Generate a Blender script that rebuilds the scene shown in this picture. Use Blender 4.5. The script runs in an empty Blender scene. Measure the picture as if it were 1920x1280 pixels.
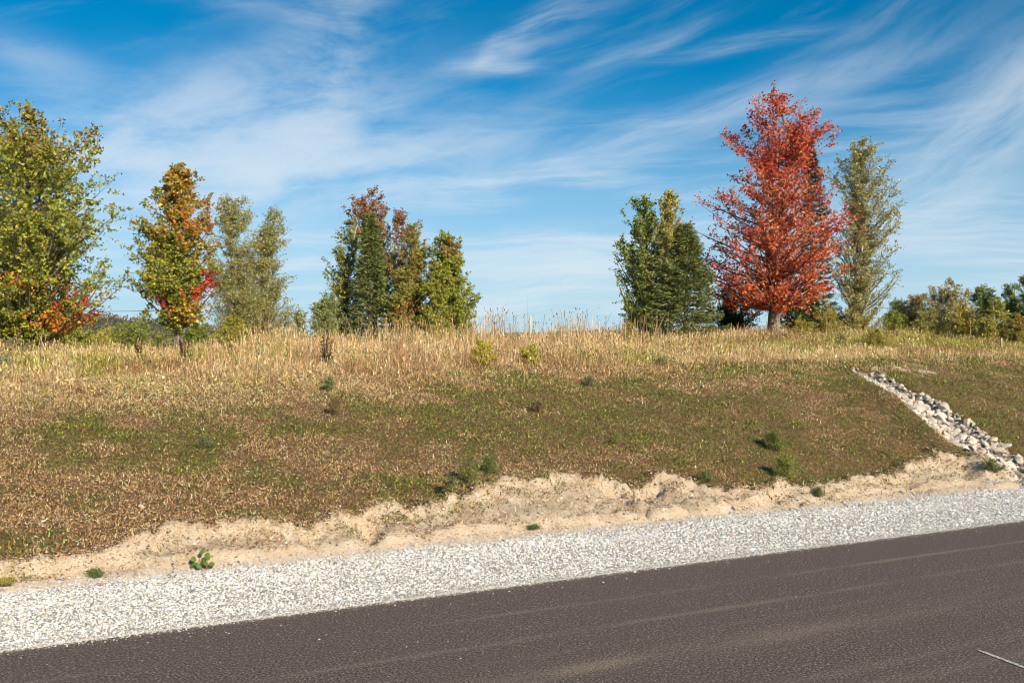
import bpy, math, random
import numpy as np

# ------------------------------------------------------------------ camera, sky, sun, exposure
scene = bpy.context.scene
COL = scene.collection
F = 1867.0            # focal length in photo pixels (35 mm on a 36 mm sensor, 1920 wide)
CAMH = 1.7

cam_d = bpy.data.cameras.new('camera')
cam_d.lens = 35.0; cam_d.sensor_width = 36.0
cam_d.clip_start = 0.05; cam_d.clip_end = 12000
cam = bpy.data.objects.new('camera', cam_d); COL.objects.link(cam)
cam.location = (0, 0, CAMH); cam.rotation_euler = (math.radians(90), 0, 0)
scene.camera = cam

scene.view_settings.view_transform = 'Standard'
scene.view_settings.look = 'None'
scene.view_settings.exposure = 0.4
scene.view_settings.gamma = 1.0
scene.view_settings.use_curve_mapping = False
scene.cycles.filter_width = 1.0
scene.cycles.max_bounces = 6
scene.cycles.transparent_max_bounces = 4

SUN_EL = math.radians(27)
SUN_DIR = np.array([0.50 * math.cos(SUN_EL), -0.866 * math.cos(SUN_EL), math.sin(SUN_EL)])   # towards the sun
sun_d = bpy.data.lights.new('sun', 'SUN'); sun_d.energy = 5.0; sun_d.angle = math.radians(0.53)
sun_d.color = (1.0, 0.87, 0.70)
sun = bpy.data.objects.new('sun', sun_d); COL.objects.link(sun)
sun.location = (10, -20, 20)
sun.rotation_euler = (math.radians(90) - SUN_EL, 0, math.atan2(0.50, 0.866))

world = bpy.data.worlds.new('World'); scene.world = world
world.use_nodes = True
wt = world.node_tree; wt.nodes.clear()

class G:
    """tiny helper to write node maths as expressions"""
    def __init__(s, tree): s.t = tree
    def n(s, kind, **kw):
        nd = s.t.nodes.new(kind)
        for k, v in kw.items(): setattr(nd, k, v)
        return nd
    def put(s, sock, v):
        if isinstance(v, bpy.types.NodeSocket): s.t.links.new(v, sock)
        else: sock.default_value = v
    def m(s, op, a, b=0.0, c=0.0, clamp=False):
        nd = s.n('ShaderNodeMath', operation=op, use_clamp=clamp)
        s.put(nd.inputs[0], a); s.put(nd.inputs[1], b); s.put(nd.inputs[2], c)
        return nd.outputs[0]
    def add(s, a, b): return s.m('ADD', a, b)
    def sub(s, a, b): return s.m('SUBTRACT', a, b)
    def mul(s, a, b, clamp=False): return s.m('MULTIPLY', a, b, clamp=clamp)
    def xyz(s, x, y, z):
        nd = s.n('ShaderNodeCombineXYZ')
        for i, v in enumerate((x, y, z)): s.put(nd.inputs[i], v)
        return nd.outputs[0]
    def noise(s, vec, scale, detail=4.0, rough=0.55, dist=0.0, out='Fac'):
        nd = s.n('ShaderNodeTexNoise')
        if vec is not None: s.put(nd.inputs['Vector'], vec)
        nd.inputs['Scale'].default_value = scale; nd.inputs['Detail'].default_value = detail
        nd.inputs['Roughness'].default_value = rough; nd.inputs['Distortion'].default_value = dist
        return nd.outputs[out]
    def ramp(s, v, lo, hi, a=0.0, b=1.0, smooth=True):
        nd = s.n('ShaderNodeMapRange', interpolation_type='SMOOTHSTEP' if smooth else 'LINEAR')
        s.put(nd.inputs[0], v)
        for i, q in enumerate((lo, hi, a, b)): nd.inputs[i + 1].default_value = q
        return nd.outputs[0]
    def mix(s, f, a, b, blend='MIX'):
        nd = s.n('ShaderNodeMix', data_type='RGBA', blend_type=blend)
        s.put(nd.inputs[0], f)
        for i, v in ((6, a), (7, b)):
            s.put(nd.inputs[i], v if isinstance(v, bpy.types.NodeSocket) else (*v[:3], 1.0))
        return nd.outputs[2]
    def cramp(s, v, stops):
        nd = s.n('ShaderNodeValToRGB'); s.put(nd.inputs[0], v)
        e = nd.color_ramp.elements
        while len(e) < len(stops): e.new(0.5)
        for k, (p, c) in enumerate(stops): e[k].position = p; e[k].color = (*c, 1.0)
        return nd.outputs[0]

def px_dir(px, py):
    """azimuth and elevation of a photo pixel"""
    x, z = (px - 960) / F, (640 - py) / F
    return math.atan2(x, 1.0), math.atan2(z, math.hypot(x, 1.0))

g = G(wt)
tc = g.n('ShaderNodeTexCoord')
sep = g.n('ShaderNodeSeparateXYZ'); wt.links.new(tc.outputs['Generated'], sep.inputs[0])
X, Y, Z = sep.outputs
az = g.m('ARCTAN2', X, Y)
el = g.m('ARCTAN2', Z, g.m('SQRT', g.add(g.mul(X, X), g.mul(Y, Y))))
p0 = g.xyz(az, el, 0.0)
w1 = g.noise(p0, 5.0, 3.0, 0.5, out='Color')
w1s = g.n('ShaderNodeSeparateXYZ'); wt.links.new(w1, w1s.inputs[0])
azw = g.add(az, g.mul(g.sub(w1s.outputs[0], 0.5), 0.06))
elw = g.add(el, g.mul(g.sub(w1s.outputs[1], 0.5), 0.035))

def fibre(angle, along, across, seed, detail=6.0):
    c, s_ = math.cos(math.radians(angle)), math.sin(math.radians(angle))
    u = g.add(g.mul(azw, c), g.mul(elw, s_))
    v = g.sub(g.mul(elw, c), g.mul(azw, s_))
    return g.noise(g.xyz(g.mul(u, along), g.mul(v, across), seed), 1.0, detail, 0.6, 0.25)
fib = {'flat': fibre(3, 4.0, 42.0, 1.3, 8.0), 'rise': fibre(17, 5.0, 32.0, 7.1, 8.0),
       'steep': fibre(30, 5.0, 20.0, 3.7, 8.0), 'soft': fibre(8, 6.0, 15.0, 5.2, 8.0)}
# cirrus banks: pixel centre, half length, half width, tilt, weight, fibre
banks = [
    (430, 270, 330, 95, 10, 1.20, 'soft'), (560, 335, 330, 55, 2, 1.25, 'soft'), (620, 120, 170, 50, 72, 0.80, 'soft'), (330, 205, 250, 45, 24, 0.55, 'soft'),
    (740, 305, 190, 36, 10, 0.80, 'rise'), (600, 20, 120, 45, 40, 0.55, 'soft'),
    (1010, 50, 120, 26, 24, 1.00, 'rise'), (935, 126, 70, 13, 3, 0.95, 'flat'), (915, 95, 40, 14, 60, 0.6, 'rise'),
    (1210, 88, 120, 16, 20, 0.60, 'rise'), (1390, 82, 130, 11, 6, 0.65, 'flat'),
    (1270, 238, 180, 28, 17, 1.00, 'rise'), (1030, 318, 170, 17, 6, 0.70, 'flat'), (1120, 335, 70, 12, 0, 0.6, 'flat'),
    (1560, 150, 200, 36, 18, 0.45, 'steep'), (1790, 300, 250, 66, 35, 0.85, 'steep'), (1930, 160, 170, 64, 40, 0.60, 'steep'), (1720, 380, 150, 50, 25, 0.6, 'rise'),
    (1800, 455, 240, 22, 6, 1.00, 'flat'), (1850, 525, 200, 14, 5, 0.8, 'flat'),
    (1040, 530, 200, 34, 8, 0.95, 'flat'), (900, 385, 120, 12, 6, 0.7, 'flat'), (1000, 440, 220, 14, -2, 0.6, 'flat'), (880, 345, 70, 10, 8, 0.7, 'flat'), (600, 490, 260, 40, 0, 0.40, 'flat'),
    (40, 110, 130, 32, -14, 0.40, 'soft'), (230, 480, 200, 50, 0, 0.30, 'flat'), (1180, 450, 120, 22, 10, 0.6, 'flat'),
    (420, 5, 150, 20, -8, 0.35, 'soft'), (1660, 22, 120, 14, 25, 0.40, 'steep'),
]
dens = None
for (bx, by, ra, rb, ang, wgt, fk) in banks:
    a0, e0 = px_dir(bx, by)
    c, s_ = math.cos(math.radians(ang)), math.sin(math.radians(ang))
    da, de = g.sub(azw, a0), g.sub(elw, e0)
    u = g.mul(g.add(g.mul(da, c), g.mul(de, s_)), F / ra)
    v = g.mul(g.sub(g.mul(de, c), g.mul(da, s_)), F / rb)
    r2 = g.add(g.mul(u, u), g.mul(v, v))
    mask = g.m('EXPONENT', g.mul(r2, -0.9))
    d_ = g.mul(g.mul(mask, wgt), g.ramp(fib[fk], 0.30, 0.72))
    dens = d_ if dens is None else g.add(dens, d_)
# thin cirrus everywhere, so the sky goes on outside the frame as inside it
veil = g.mul(g.ramp(fib['rise'], 0.50, 0.80), 0.13)
veil2 = g.mul(g.ramp(fib['flat'], 0.45, 0.8), g.ramp(el, 0.30, 0.02, 0.0, 1.35))
wide = g.mul(g.ramp(g.noise(p0, 1.7, 3.0), 0.5, 0.75), g.mul(fib['soft'], 0.7))
behind = g.ramp(Y, 0.6, 0.2)
hazy = g.ramp(el, 0.27, -0.02, 0.0, 0.95)
dens = g.add(g.add(dens, g.mul(wide, behind)), g.add(veil, veil2))
dens = g.sub(1.0, g.m('EXPONENT', g.mul(dens, -1.15)))
sky = g.n('ShaderNodeTexSky', sky_type='NISHITA')
vn = g.n('ShaderNodeVectorMath', operation='NORMALIZE'); wt.links.new(g.xyz(X, Y, g.add(g.mul(g.m('MAXIMUM', Z, 0.0), 1.15), 0.15)), vn.inputs[0])
wt.links.new(vn.outputs[0], sky.inputs[0])
sky.sun_disc = False; sky.sun_elevation = SUN_EL
sky.sun_rotation = math.atan2(SUN_DIR[0], SUN_DIR[1])
sky.altitude = 300; sky.air_density = 1.0; sky.dust_density = 0.3; sky.ozone_density = 1.6
gm = g.n('ShaderNodeGamma'); gm.inputs[1].default_value = 1.30
sk1 = g.mix(1.0, sky.outputs[0], (0.135, 0.135, 0.135), 'MULTIPLY')
wt.links.new(sk1, gm.inputs[0])
sk2 = g.mix(1.0, gm.outputs[0], (4.8, 10.0, 9.9), 'MULTIPLY')
hs = g.n('ShaderNodeHueSaturation'); hs.inputs['Saturation'].default_value = 1.24
wt.links.new(sk2, hs.inputs['Color'])
skyc = g.mix(hazy, hs.outputs[0], (4.2, 5.5, 6.0))
skyc = g.mix(g.mul(dens, 0.78), skyc, (6.0, 6.5, 6.9))
bg = g.n('ShaderNodeBackground'); bg.inputs['Strength'].default_value = 0.10
wt.links.new(skyc, bg.inputs['Color'])
wo = g.n('ShaderNodeOutputWorld'); wt.links.new(bg.outputs[0], wo.inputs[0])

# ------------------------------------------------------------------ helpers
rng = np.random.default_rng(11)

def link(o, parent=None):
    COL.objects.link(o)
    if parent is not None: o.parent = parent
    return o

def tag(o, label=None, cat=None, group=None, kind=None):
    if label: o['label'] = label
    if cat: o['category'] = cat
    if group: o['group'] = group
    if kind: o['kind'] = kind
    return o

def empty(name, loc, label=None, cat=None, group=None):
    o = bpy.data.objects.new(name, None); o.location = loc
    o.empty_display_size = 0.2
    link(o); return tag(o, label, cat, group)

def np_mesh(name, V, Fc, col=None, smooth=False, attrs=None):
    V = np.asarray(V, np.float32); Fc = np.asarray(Fc, np.int32)
    me = bpy.data.meshes.new(name)
    nf, k = Fc.shape
    me.vertices.add(len(V)); me.vertices.foreach_set('co', V.ravel())
    me.loops.add(nf * k); me.loops.foreach_set('vertex_index', Fc.ravel())
    me.polygons.add(nf)
    me.polygons.foreach_set('loop_start', np.arange(0, nf * k, k, dtype=np.int32))
    me.polygons.foreach_set('loop_total', np.full(nf, k, np.int32))
    me.polygons.foreach_set('use_smooth', np.full(nf, smooth, bool))
    if col is not None:
        a = me.attributes.new('col', 'FLOAT_COLOR', 'POINT')
        c4 = np.ones((len(V), 4), np.float32); c4[:, :3] = col
        a.data.foreach_set('color', c4.ravel())
    for nm, arr in (attrs or {}).items():
        a = me.attributes.new(nm, 'FLOAT', 'POINT'); a.data.foreach_set('value', np.asarray(arr, np.float32))
    me.update(calc_edges=True)
    return me

def obj(name, me, mat, parent=None, loc=None):
    o = bpy.data.objects.new(name, me)
    if not me.materials: me.materials.append(mat)
    if loc is not None: o.location = loc
    return link(o, parent)

def _h(xi, yi, seed):
    n = (xi.astype(np.int64) * 374761393 + yi.astype(np.int64) * 668265263 + seed * 974711) & 0xffffffff
    n = ((n ^ (n >> 13)) * 1274126177) & 0xffffffff
    n = (n ^ (n >> 16)) & 0xffff
    return n / 65535.0
def vnoise(x, y, seed=0):
    x = np.asarray(x, float); y = np.asarray(y, float)
    xi, yi = np.floor(x), np.floor(y)
    fx, fy = x - xi, y - yi
    fx = fx * fx * (3 - 2 * fx); fy = fy * fy * (3 - 2 * fy)
    a, b = _h(xi, yi, seed), _h(xi + 1, yi, seed)
    c, d = _h(xi, yi + 1, seed), _h(xi + 1, yi + 1, seed)
    return (a + (b - a) * fx) * (1 - fy) + (c + (d - c) * fx) * fy
def fbm(x, y, seed=0, oct_=4):
    v, a, s = 0.0, 0.5, 0.0
    for i in range(oct_):
        v = v + a * vnoise(np.asarray(x) * 2 ** i, np.asarray(y) * 2 ** i, seed + 17 * i); s += a; a *= 0.5
    return v / s
def sstep(x, a, b):
    t = np.clip((np.asarray(x, float) - a) / (b - a), 0, 1); return t * t * (3 - 2 * t)
def unit(v): return v / np.maximum(np.linalg.norm(v, axis=-1, keepdims=True), 1e-9)
def pal(cs, n, w=None, var=0.12, r=None):
    r = r or rng
    cs = np.asarray(cs, float)
    i = r.choice(len(cs), n, p=None if w is None else np.asarray(w) / np.sum(w))
    return cs[i] * np.exp(r.normal(0, var, (n, 1))) * np.exp(r.normal(0, var * 0.3, (n, 3)))

# ------------------------------------------------------------------ materials
def mat_new(name):
    m = bpy.data.materials.new(name); m.use_nodes = True
    t = m.node_tree; t.nodes.clear(); gg = G(t)
    out = gg.n('ShaderNodeOutputMaterial')
    return m, gg, out
def bump(gg, h, strength, dist):
    b = gg.n('ShaderNodeBump'); b.inputs['Strength'].default_value = strength; b.inputs['Distance'].default_value = dist
    gg.put(b.inputs['Height'], h); return b.outputs[0]
def pbsdf(gg, col, rough=0.8, spec=0.3, normal=None):
    p = gg.n('ShaderNodeBsdfPrincipled')
    gg.put(p.inputs['Base Color'], col if isinstance(col, bpy.types.NodeSocket) else (*col, 1.0))
    gg.put(p.inputs['Roughness'], rough); p.inputs['Specular IOR Level'].default_value = spec
    if normal is not None: gg.put(p.inputs['Normal'], normal)
    return p.outputs[0]
def objco(gg): return gg.n('ShaderNodeTexCoord').outputs['Object']

def leaf_mat(name, trans=0.3, rough=0.55, spec=0.25):
    m, gg, out = mat_new(name)
    a = gg.n('ShaderNodeAttribute', attribute_name='col')
    p = pbsdf(gg, a.outputs['Color'], rough, spec)
    tr = gg.n('ShaderNodeBsdfTranslucent'); gg.put(tr.inputs[0], a.outputs['Color'])
    mx = gg.n('ShaderNodeMixShader'); mx.inputs[0].default_value = trans
    gg.t.links.new(p, mx.inputs[1]); gg.t.links.new(tr.outputs[0], mx.inputs[2])
    gg.t.links.new(mx.outputs[0], out.inputs[0]); return m
M_LEAF = leaf_mat('leaf', 0.32)
M_NEEDLE = leaf_mat('needle', 0.12, 0.6, 0.2)
M_GRASS = leaf_mat('grass_blade', 0.22, 0.6, 0.2)

def bark_mat(name, c1, c2, sc, c3=None):
    m, gg, out = mat_new(name)
    co = objco(gg); s_ = gg.n('ShaderNodeSeparateXYZ'); gg.put(s_.inputs[0], co)
    v = gg.xyz(gg.mul(s_.outputs[0], 6.0), gg.mul(s_.outputs[1], 6.0), gg.mul(s_.outputs[2], 1.0 if c3 is None else 9.0))
    n = gg.noise(v, sc, 5.0, 0.65)
    c = gg.mix(gg.ramp(n, 0.35, 0.65), c1, c2)
    if c3 is not None: c = gg.mix(gg.ramp(gg.noise(v, sc * 0.7, 3.0), 0.58, 0.66), c, c3)
    gg.t.links.new(pbsdf(gg, c, 0.9, 0.15, bump(gg, n, 0.6, 0.02)), out.inputs[0]); return m
M_BARK = bark_mat('bark', (0.10, 0.075, 0.055), (0.27, 0.22, 0.17), 3.0)
M_BIRCH = bark_mat('birch_bark', (0.46, 0.43, 0.38), (0.62, 0.59, 0.54), 2.0, (0.06, 0.05, 0.045))
M_STEM = bark_mat('green_stem', (0.10, 0.10, 0.04), (0.18, 0.15, 0.07), 8.0)
M_WOOD = bark_mat('weathered_wood', (0.42, 0.33, 0.22), (0.62, 0.52, 0.38), 5.0)

def ground_mat():
    m, gg, out = mat_new('bank_earth')
    co = objco(gg)
    soil = gg.n('ShaderNodeAttribute', attribute_name='soil').outputs['Fac']
    dry = gg.n('ShaderNodeAttribute', attribute_name='dry').outputs['Fac']
    n1 = gg.noise(co, 42.0, 6.0, 0.75); n2 = gg.noise(co, 7.0, 4.0, 0.6); n3 = gg.noise(co, 220.0, 2.0, 0.6)
    thatch = gg.cramp(n1, [(0.34, (0.035, 0.02, 0.010)), (0.5, (0.15, 0.09, 0.042)), (0.66, (0.36, 0.22, 0.11))])
    field = gg.cramp(n2, [(0.3, (0.20, 0.15, 0.06)), (0.6, (0.34, 0.24, 0.10)), (0.8, (0.25, 0.21, 0.07))])
    base = gg.mix(dry, thatch, field)
    sand = gg.cramp(n2, [(0.25, (0.46, 0.345, 0.22)), (0.5, (0.56, 0.445, 0.31)), (0.75, (0.65, 0.545, 0.41))])
    sand = gg.mix(gg.ramp(n1, 0.54, 0.64), sand, (0.34, 0.21, 0.11))
    sand = gg.mix(gg.ramp(n3, 0.60, 0.68), sand, (0.16, 0.10, 0.06))
    sand = gg.mix(gg.ramp(n3, 0.36, 0.27), sand, (0.70, 0.62, 0.50))
    edge = gg.add(soil, gg.mul(gg.sub(n1, 0.5), 0.9))
    c = gg.mix(gg.ramp(edge, 0.40, 0.60), base, sand)
    hgt = gg.add(gg.mul(n1, 0.6), gg.mul(n3, 0.4))
    gg.t.links.new(pbsdf(gg, c, 0.95, 0.1, bump(gg, hgt, 0.6, 0.02)), out.inputs[0]); return m
M_GROUND = ground_mat()

# road frame: d runs along the road (to the right and away), n across it (up the bank)
DX, DY = 0.8875, 0.4610
NX, NY = -0.4610, 0.8875
QA, QG = 6.15, 7.66          # asphalt edge and foot of the bank, metres from the camera across the road
def sq(x, y): return x * DX + y * DY, x * NX + y * NY
def xy(s, q): return s * DX + q * NX, s * DY + q * NY
def ground0(px, py): D = CAMH * F / (py - 640); return (px - 960) / F * D, D
def px_q(px, q):
    """world x, y of the point in photo column px at distance q across the road"""
    r = (np.asarray(px, float) - 960) / F
    D = q / (0.8875 - 0.461 * r)
    return r * D, D

def asphalt_mat():
    m, gg, out = mat_new('asphalt')
    co = objco(gg); s_ = gg.n('ShaderNodeSeparateXYZ'); gg.put(s_.inputs[0], co)
    x, y = s_.outputs[0], s_.outputs[1]
    s = gg.add(gg.mul(x, DX), gg.mul(y, DY)); q = gg.add(gg.mul(x, NX), gg.mul(y, NY))
    fine = gg.noise(co, 72.0, 3.0, 0.85); vor = gg.n('ShaderNodeTexVoronoi'); gg.put(vor.inputs['Vector'], co); vor.inputs['Scale'].default_value = 75.0
    big = gg.noise(co, 0.9, 4.0, 0.6)
    c = gg.cramp(fine, [(0.34, (0.018, 0.012, 0.009)), (0.47, (0.098, 0.074, 0.061)), (0.56, (0.165, 0.127, 0.106)), (0.68, (0.42, 0.34, 0.28))])
    chip = gg.n('ShaderNodeSeparateXYZ'); gg.put(chip.inputs[0], vor.outputs['Color'])
    c = gg.mix(gg.mul(gg.ramp(chip.outputs[0], 0.92, 0.96), gg.ramp(vor.outputs['Distance'], 0.45, 0.2)), c, (0.42, 0.37, 0.32))
    c = gg.mix(gg.ramp(big, 0.35, 0.7, 0.0, 0.30), c, (0.125, 0.095, 0.08))
    # dust bands left along the paving lanes and wheel tracks
    wob = gg.mul(gg.sub(gg.noise(gg.xyz(gg.mul(s, 0.35), 0.0, 0.0), 1.0, 2.0), 0.5), 0.05)
    qq = gg.add(q, wob)
    br = gg.ramp(gg.noise(gg.xyz(gg.mul(s, 0.55), gg.mul(q, 3.0), 4.0), 1.0, 4.0, 0.6), 0.38, 0.66)
    dust = None
    for q0, w, a in ((5.52, 0.03, 0.7), (5.02, 0.035, 0.8), (4.72, 0.03, 0.30), (4.40, 0.14, 0.45), (3.78, 0.05, 0.40), (3.55, 0.06, 0.35), (3.0, 0.16, 0.45)):
        d = gg.m('DIVIDE', gg.sub(qq, q0), w)
        k = gg.mul(gg.m('EXPONENT', gg.mul(gg.mul(d, d), -1.0)), a)
        dust = k if dust is None else gg.add(dust, k)
    dust = gg.mul(gg.mul(dust, br), gg.ramp(fine, 0.34, 0.6, 0.25, 1.0))
    hx_, hy_ = ground0(1120, 1246); s0, q0 = sq(hx_, hy_)      # a scrubbed patch left by tyres
    du, dv = gg.m('DIVIDE', gg.sub(s, s0), 0.26), gg.m('DIVIDE', gg.sub(q, q0), 0.06)
    scrub = gg.m('EXPONENT', gg.mul(gg.add(gg.m('POWER', gg.m('ABSOLUTE', du), 4.0), gg.m('POWER', gg.m('ABSOLUTE', dv), 4.0)), -1.0))
    dust = gg.add(dust, gg.mul(scrub, gg.ramp(fine, 0.38, 0.6, 0.05, 0.55)))
    dust = gg.add(dust, gg.mul(gg.ramp(q, QA - 0.14, QA + 0.02), gg.ramp(fine, 0.4, 0.6, 0.1, 0.55)))
    c = gg.mix(dust, c, (0.30, 0.235, 0.175))
    nrm = bump(gg, gg.add(fine, gg.mul(vor.outputs['Distance'], -0.6)), 0.45, 0.003)
    gg.t.links.new(pbsdf(gg, c, 0.95, 0.08, nrm), out.inputs[0]); return m
M_ASPH = asphalt_mat()

def gravel_base_mat():
    m, gg, out = mat_new('gravel_fines')
    co = objco(gg); n = gg.noise(co, 55.0, 4.0, 0.7); n2 = gg.noise(co, 2.0, 3.0)
    c = gg.cramp(n, [(0.35, (0.22, 0.20, 0.17)), (0.5, (0.44, 0.40, 0.35)), (0.65, (0.62, 0.58, 0.52))])
    c = gg.mix(gg.ramp(n2, 0.5, 0.75, 0.0, 0.35), c, (0.45, 0.36, 0.26))
    gg.t.links.new(pbsdf(gg, c, 0.95, 0.15, bump(gg, n, 1.0, 0.02)), out.inputs[0]); return m
M_GRBASE = gravel_base_mat()

def stone_mat(name, attr=True):
    m, gg, out = mat_new(name)
    co = objco(gg); n = gg.noise(co, 90.0 if attr else 16.0, 4.0, 0.65)
    if attr:
        base = gg.n('ShaderNodeAttribute', attribute_name='col').outputs['Color']
    else:
        rnd = gg.n('ShaderNodeObjectInfo').outputs['Random']
        base = gg.cramp(rnd, [(0.0, (0.46, 0.37, 0.27)), (0.2, (0.66, 0.57, 0.45)), (0.5, (0.74, 0.66, 0.55)), (0.75, (0.50, 0.44, 0.37)), (1.0, (0.66, 0.54, 0.39))])
        st = gg.noise(co, 5.0, 3.0); base = gg.mix(gg.ramp(st, 0.5, 0.75, 0.0, 0.5), base, (0.34, 0.22, 0.12))
    c = gg.mix(gg.ramp(n, 0.35, 0.7, 0.0, 0.35), base, (0.24, 0.20, 0.16))
    gg.t.links.new(pbsdf(gg, c, 0.85, 0.25, bump(gg, n, 0.5, 0.01)), out.inputs[0]); return m
M_STONE = stone_mat('gravel_stone'); M_ROCK = stone_mat('riprap_rock', False)

# ------------------------------------------------------------------ terrain
_T = [-30, -0.12, 0.0, 0.22, 1.0, 3.0, 5.0, 6.5, 10, 15, 25, 33, 60, 120, 300, 1200, 9000]
_Z = [-0.09, -0.09, 0.0, 0.10, 0.31, 0.75, 1.13, 1.23, 1.30, 1.35, 1.35, 1.25, 0.2, -2.5, -5, -8, -10]
def zbase(x, y):
    x = np.asarray(x, float); y = np.asarray(y, float)
    s, q = sq(x, y); t = q - QG
    z = np.interp(t, _T, _Z)
    k = sstep(t, 0, 5) * (1 - sstep(t, 20, 50))
    z = z + 0.008 * (np.clip(s, -5, 25)) * k
    z = z + 0.50 * np.exp(-((x - 7.5) ** 2 + (y - 29) ** 2) / (2 * 4.6 ** 2))
    z = z - 0.08 * np.exp(-((x + 12) ** 2 + (y - 27) ** 2) / (2 * 5.0 ** 2))
    z = z - 0.75 * np.exp(-((x - 17.5) ** 2 / (2 * 5.0 ** 2) + (y - 38) ** 2 / (2 * 9.0 ** 2)))
    return z
def hit(px, py):
    """where the sight line through a photo pixel meets the ground"""
    dx, dz = (px - 960) / F, (640 - py) / F
    D = np.arange(4.0, 60.0, 0.01)
    zz = zbase(dx * D, D) - (CAMH + dz * D)
    i = np.argmax(zz > 0)
    return dx * D[i], D[i]

# top edge of the bare sand, read along the bank
soil_px = [(-150, 1075), (0, 1050), (150, 1040), (330, 985), (420, 975), (560, 985), (640, 962), (760, 945), (880, 925), (960, 902), (1060, 892),
           (1150, 905), (1230, 890), (1330, 917), (1450, 905), (1560, 905), (1680, 880), (1740, 850), (1790, 842), (1840, 872), (1900, 900), (2050, 890)]
_st = np.array([sq(*hit(a, b)) for a, b in soil_px])
_st = _st[np.argsort(_st[:, 0])]
def tsoil(s): return np.maximum(0.06, np.interp(s, _st[:, 0], _st[:, 1] - QG) - 0.20 + 0.20 * (fbm(s * 2.6, 0 * s, 311, 2) - 0.5) + 0.16 * (fbm(s * 11, 0 * s, 312, 2) - 0.5))

# the rock-lined drain, centre line on the bank
sw_px = [(1590, 688), (1625, 702), (1690, 735), (1745, 772), (1800, 812), (1850, 845), (1895, 870), (1950, 902)]
SW = np.array([hit(a, b) for a, b in sw_px])
SW_W = np.array([0.10, 0.24, 0.30, 0.33, 0.36, 0.40, 0.42, 0.45])      # half widths
def swale(x, y):
    """signed distance to the drain's centre line (left negative), half width there, distance along it"""
    x = np.asarray(x, float); y = np.asarray(y, float)
    best = np.full(x.shape, 1e9); sd = np.zeros(x.shape); hw = np.full(x.shape, 0.1); al = np.zeros(x.shape); acc = 0.0
    for i in range(len(SW) - 1):
        a, b = SW[i], SW[i + 1]; d = b - a; L = np.hypot(*d); d = d / L
        u = np.clip((x - a[0]) * d[0] + (y - a[1]) * d[1], 0, L)
        ex, ey = x - a[0] - d[0] * u, y - a[1] - d[1] * u
        r = np.hypot(ex, ey); m = r < best
        best = np.where(m, r, best); side = np.sign(d[0] * ey - d[1] * ex)
        sd = np.where(m, r * side, sd); hw = np.where(m, SW_W[i] + (SW_W[i + 1] - SW_W[i]) * u / L, hw)
        al = np.where(m, acc + u, al); acc += L
    return sd, hw, al
def zfine(x, y):
    z = zbase(x, y); s, q = sq(np.asarray(x, float), np.asarray(y, float)); t = q - QG
    near = sstep(t, 0.03, 0.3) * (1 - sstep(t, 30, 60))
    z = z + near * ((fbm(x * 0.8, y * 0.8, 3) - 0.5) * 0.10 + (fbm(x * 3.5, y * 3.5, 5, 3) - 0.5) * 0.05)
    # bare sand: rills running down the cut, lumps and an undercut lip
    ts = tsoil(s); so = sstep(t, -0.02, 0.12) * (1 - sstep(t, ts - 0.05, ts + 0.35))
    rl = 1 - np.abs(2 * fbm(s * 1.9 + 0.4 * fbm(t * 3, s, 8), t * 0.45, 21, 3) - 1) * 2.2
    z = z - so * 0.24 * np.clip(rl - 0.60, 0, 1) * (0.4 + 1.2 * vnoise(s * 0.5, 0 * s, 31))
    z = z + so * ((fbm(s * 5, t * 5, 9, 4) - 0.5) * 0.06 + (fbm(s * 9, t * 7, 19, 2) - 0.5) * 0.075)
    z = z - 0.055 * sstep(t, 0.05, 0.3) * (1 - sstep(t, ts - 0.04, ts + 0.05)) + 0.045 * np.exp(-((t - ts - 0.08) / 0.10) ** 2) * (t > 0.1)
    lip = 0.10 * (0.4 + vnoise(s * 1.3, 0 * s, 77)); z = z + so * 0.05 * sstep(t, lip, lip + 0.05)
    sd, hw, al = swale(x, y)
    r = np.abs(sd) / hw
    z = z - 0.13 * (1 - sstep(r, 0.55, 1.25))
    z = z + 0.07 * np.exp(-((sd + hw * 1.5) / 0.25) ** 2) * (al > 0.4)
    return z

def grow_axis(c0, c1, step, far, ratio=1.22):
    mid = list(np.arange(c0, c1, step))
    up, v, d = [], c1, step
    while v < far: up.append(v); d *= ratio; v += d
    dn, v, d = [], c0 - step, step
    while v > -far: dn.append(v); d *= ratio; v -= d
    return np.array(dn[::-1] + mid + up)
S_ = grow_axis(-2.5, 21.5, 0.062, 7000)
Q_ = np.array(sorted(set(list(np.concatenate([np.arange(7.50, 10.0, 0.05), np.arange(10.0, 13.6, 0.075)])) + list(np.arange(13.6, 24, 0.2)) + list(np.arange(24, 48, 0.6))
     + [48 * 1.12 ** i for i in range(45)] + [7.4, 7.2, 6.5, 0, -10, -60, -400, -3000])))
SS, QQ = np.meshgrid(S_, Q_)
XX, YY = xy(SS.ravel(), QQ.ravel())
ZZ = zfine(XX, YY)
ts_v = tsoil(SS.ravel()); tt = QQ.ravel() - QG
soil_v = (1 - sstep(tt, ts_v - 0.12, ts_v + 0.22)) * (tt > -0.3)
sdv, hwv, alv = swale(XX, YY)
soil_v = np.maximum(soil_v, 0.9 * (1 - sstep(np.abs(sdv) / hwv, 0.8, 1.2)))
for (bx, by, r) in ((1700, 668, 0.35), (1735, 690, 0.45), (1690, 690, 0.3), (1870, 668, 0.5), (1770, 674, 0.3), (1640, 690, 0.3)):       # scraped bare spots above the drain
    hx, hy = hit(bx, by); soil_v = np.maximum(soil_v, np.clip(2.2 * fbm(XX * 5, YY * 2.5, 55, 3) - 0.45, 0, 1) * np.exp(-((XX - hx) ** 2 / (r * r) + (YY - hy) ** 2 / (r * r * 2.5))))
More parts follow.
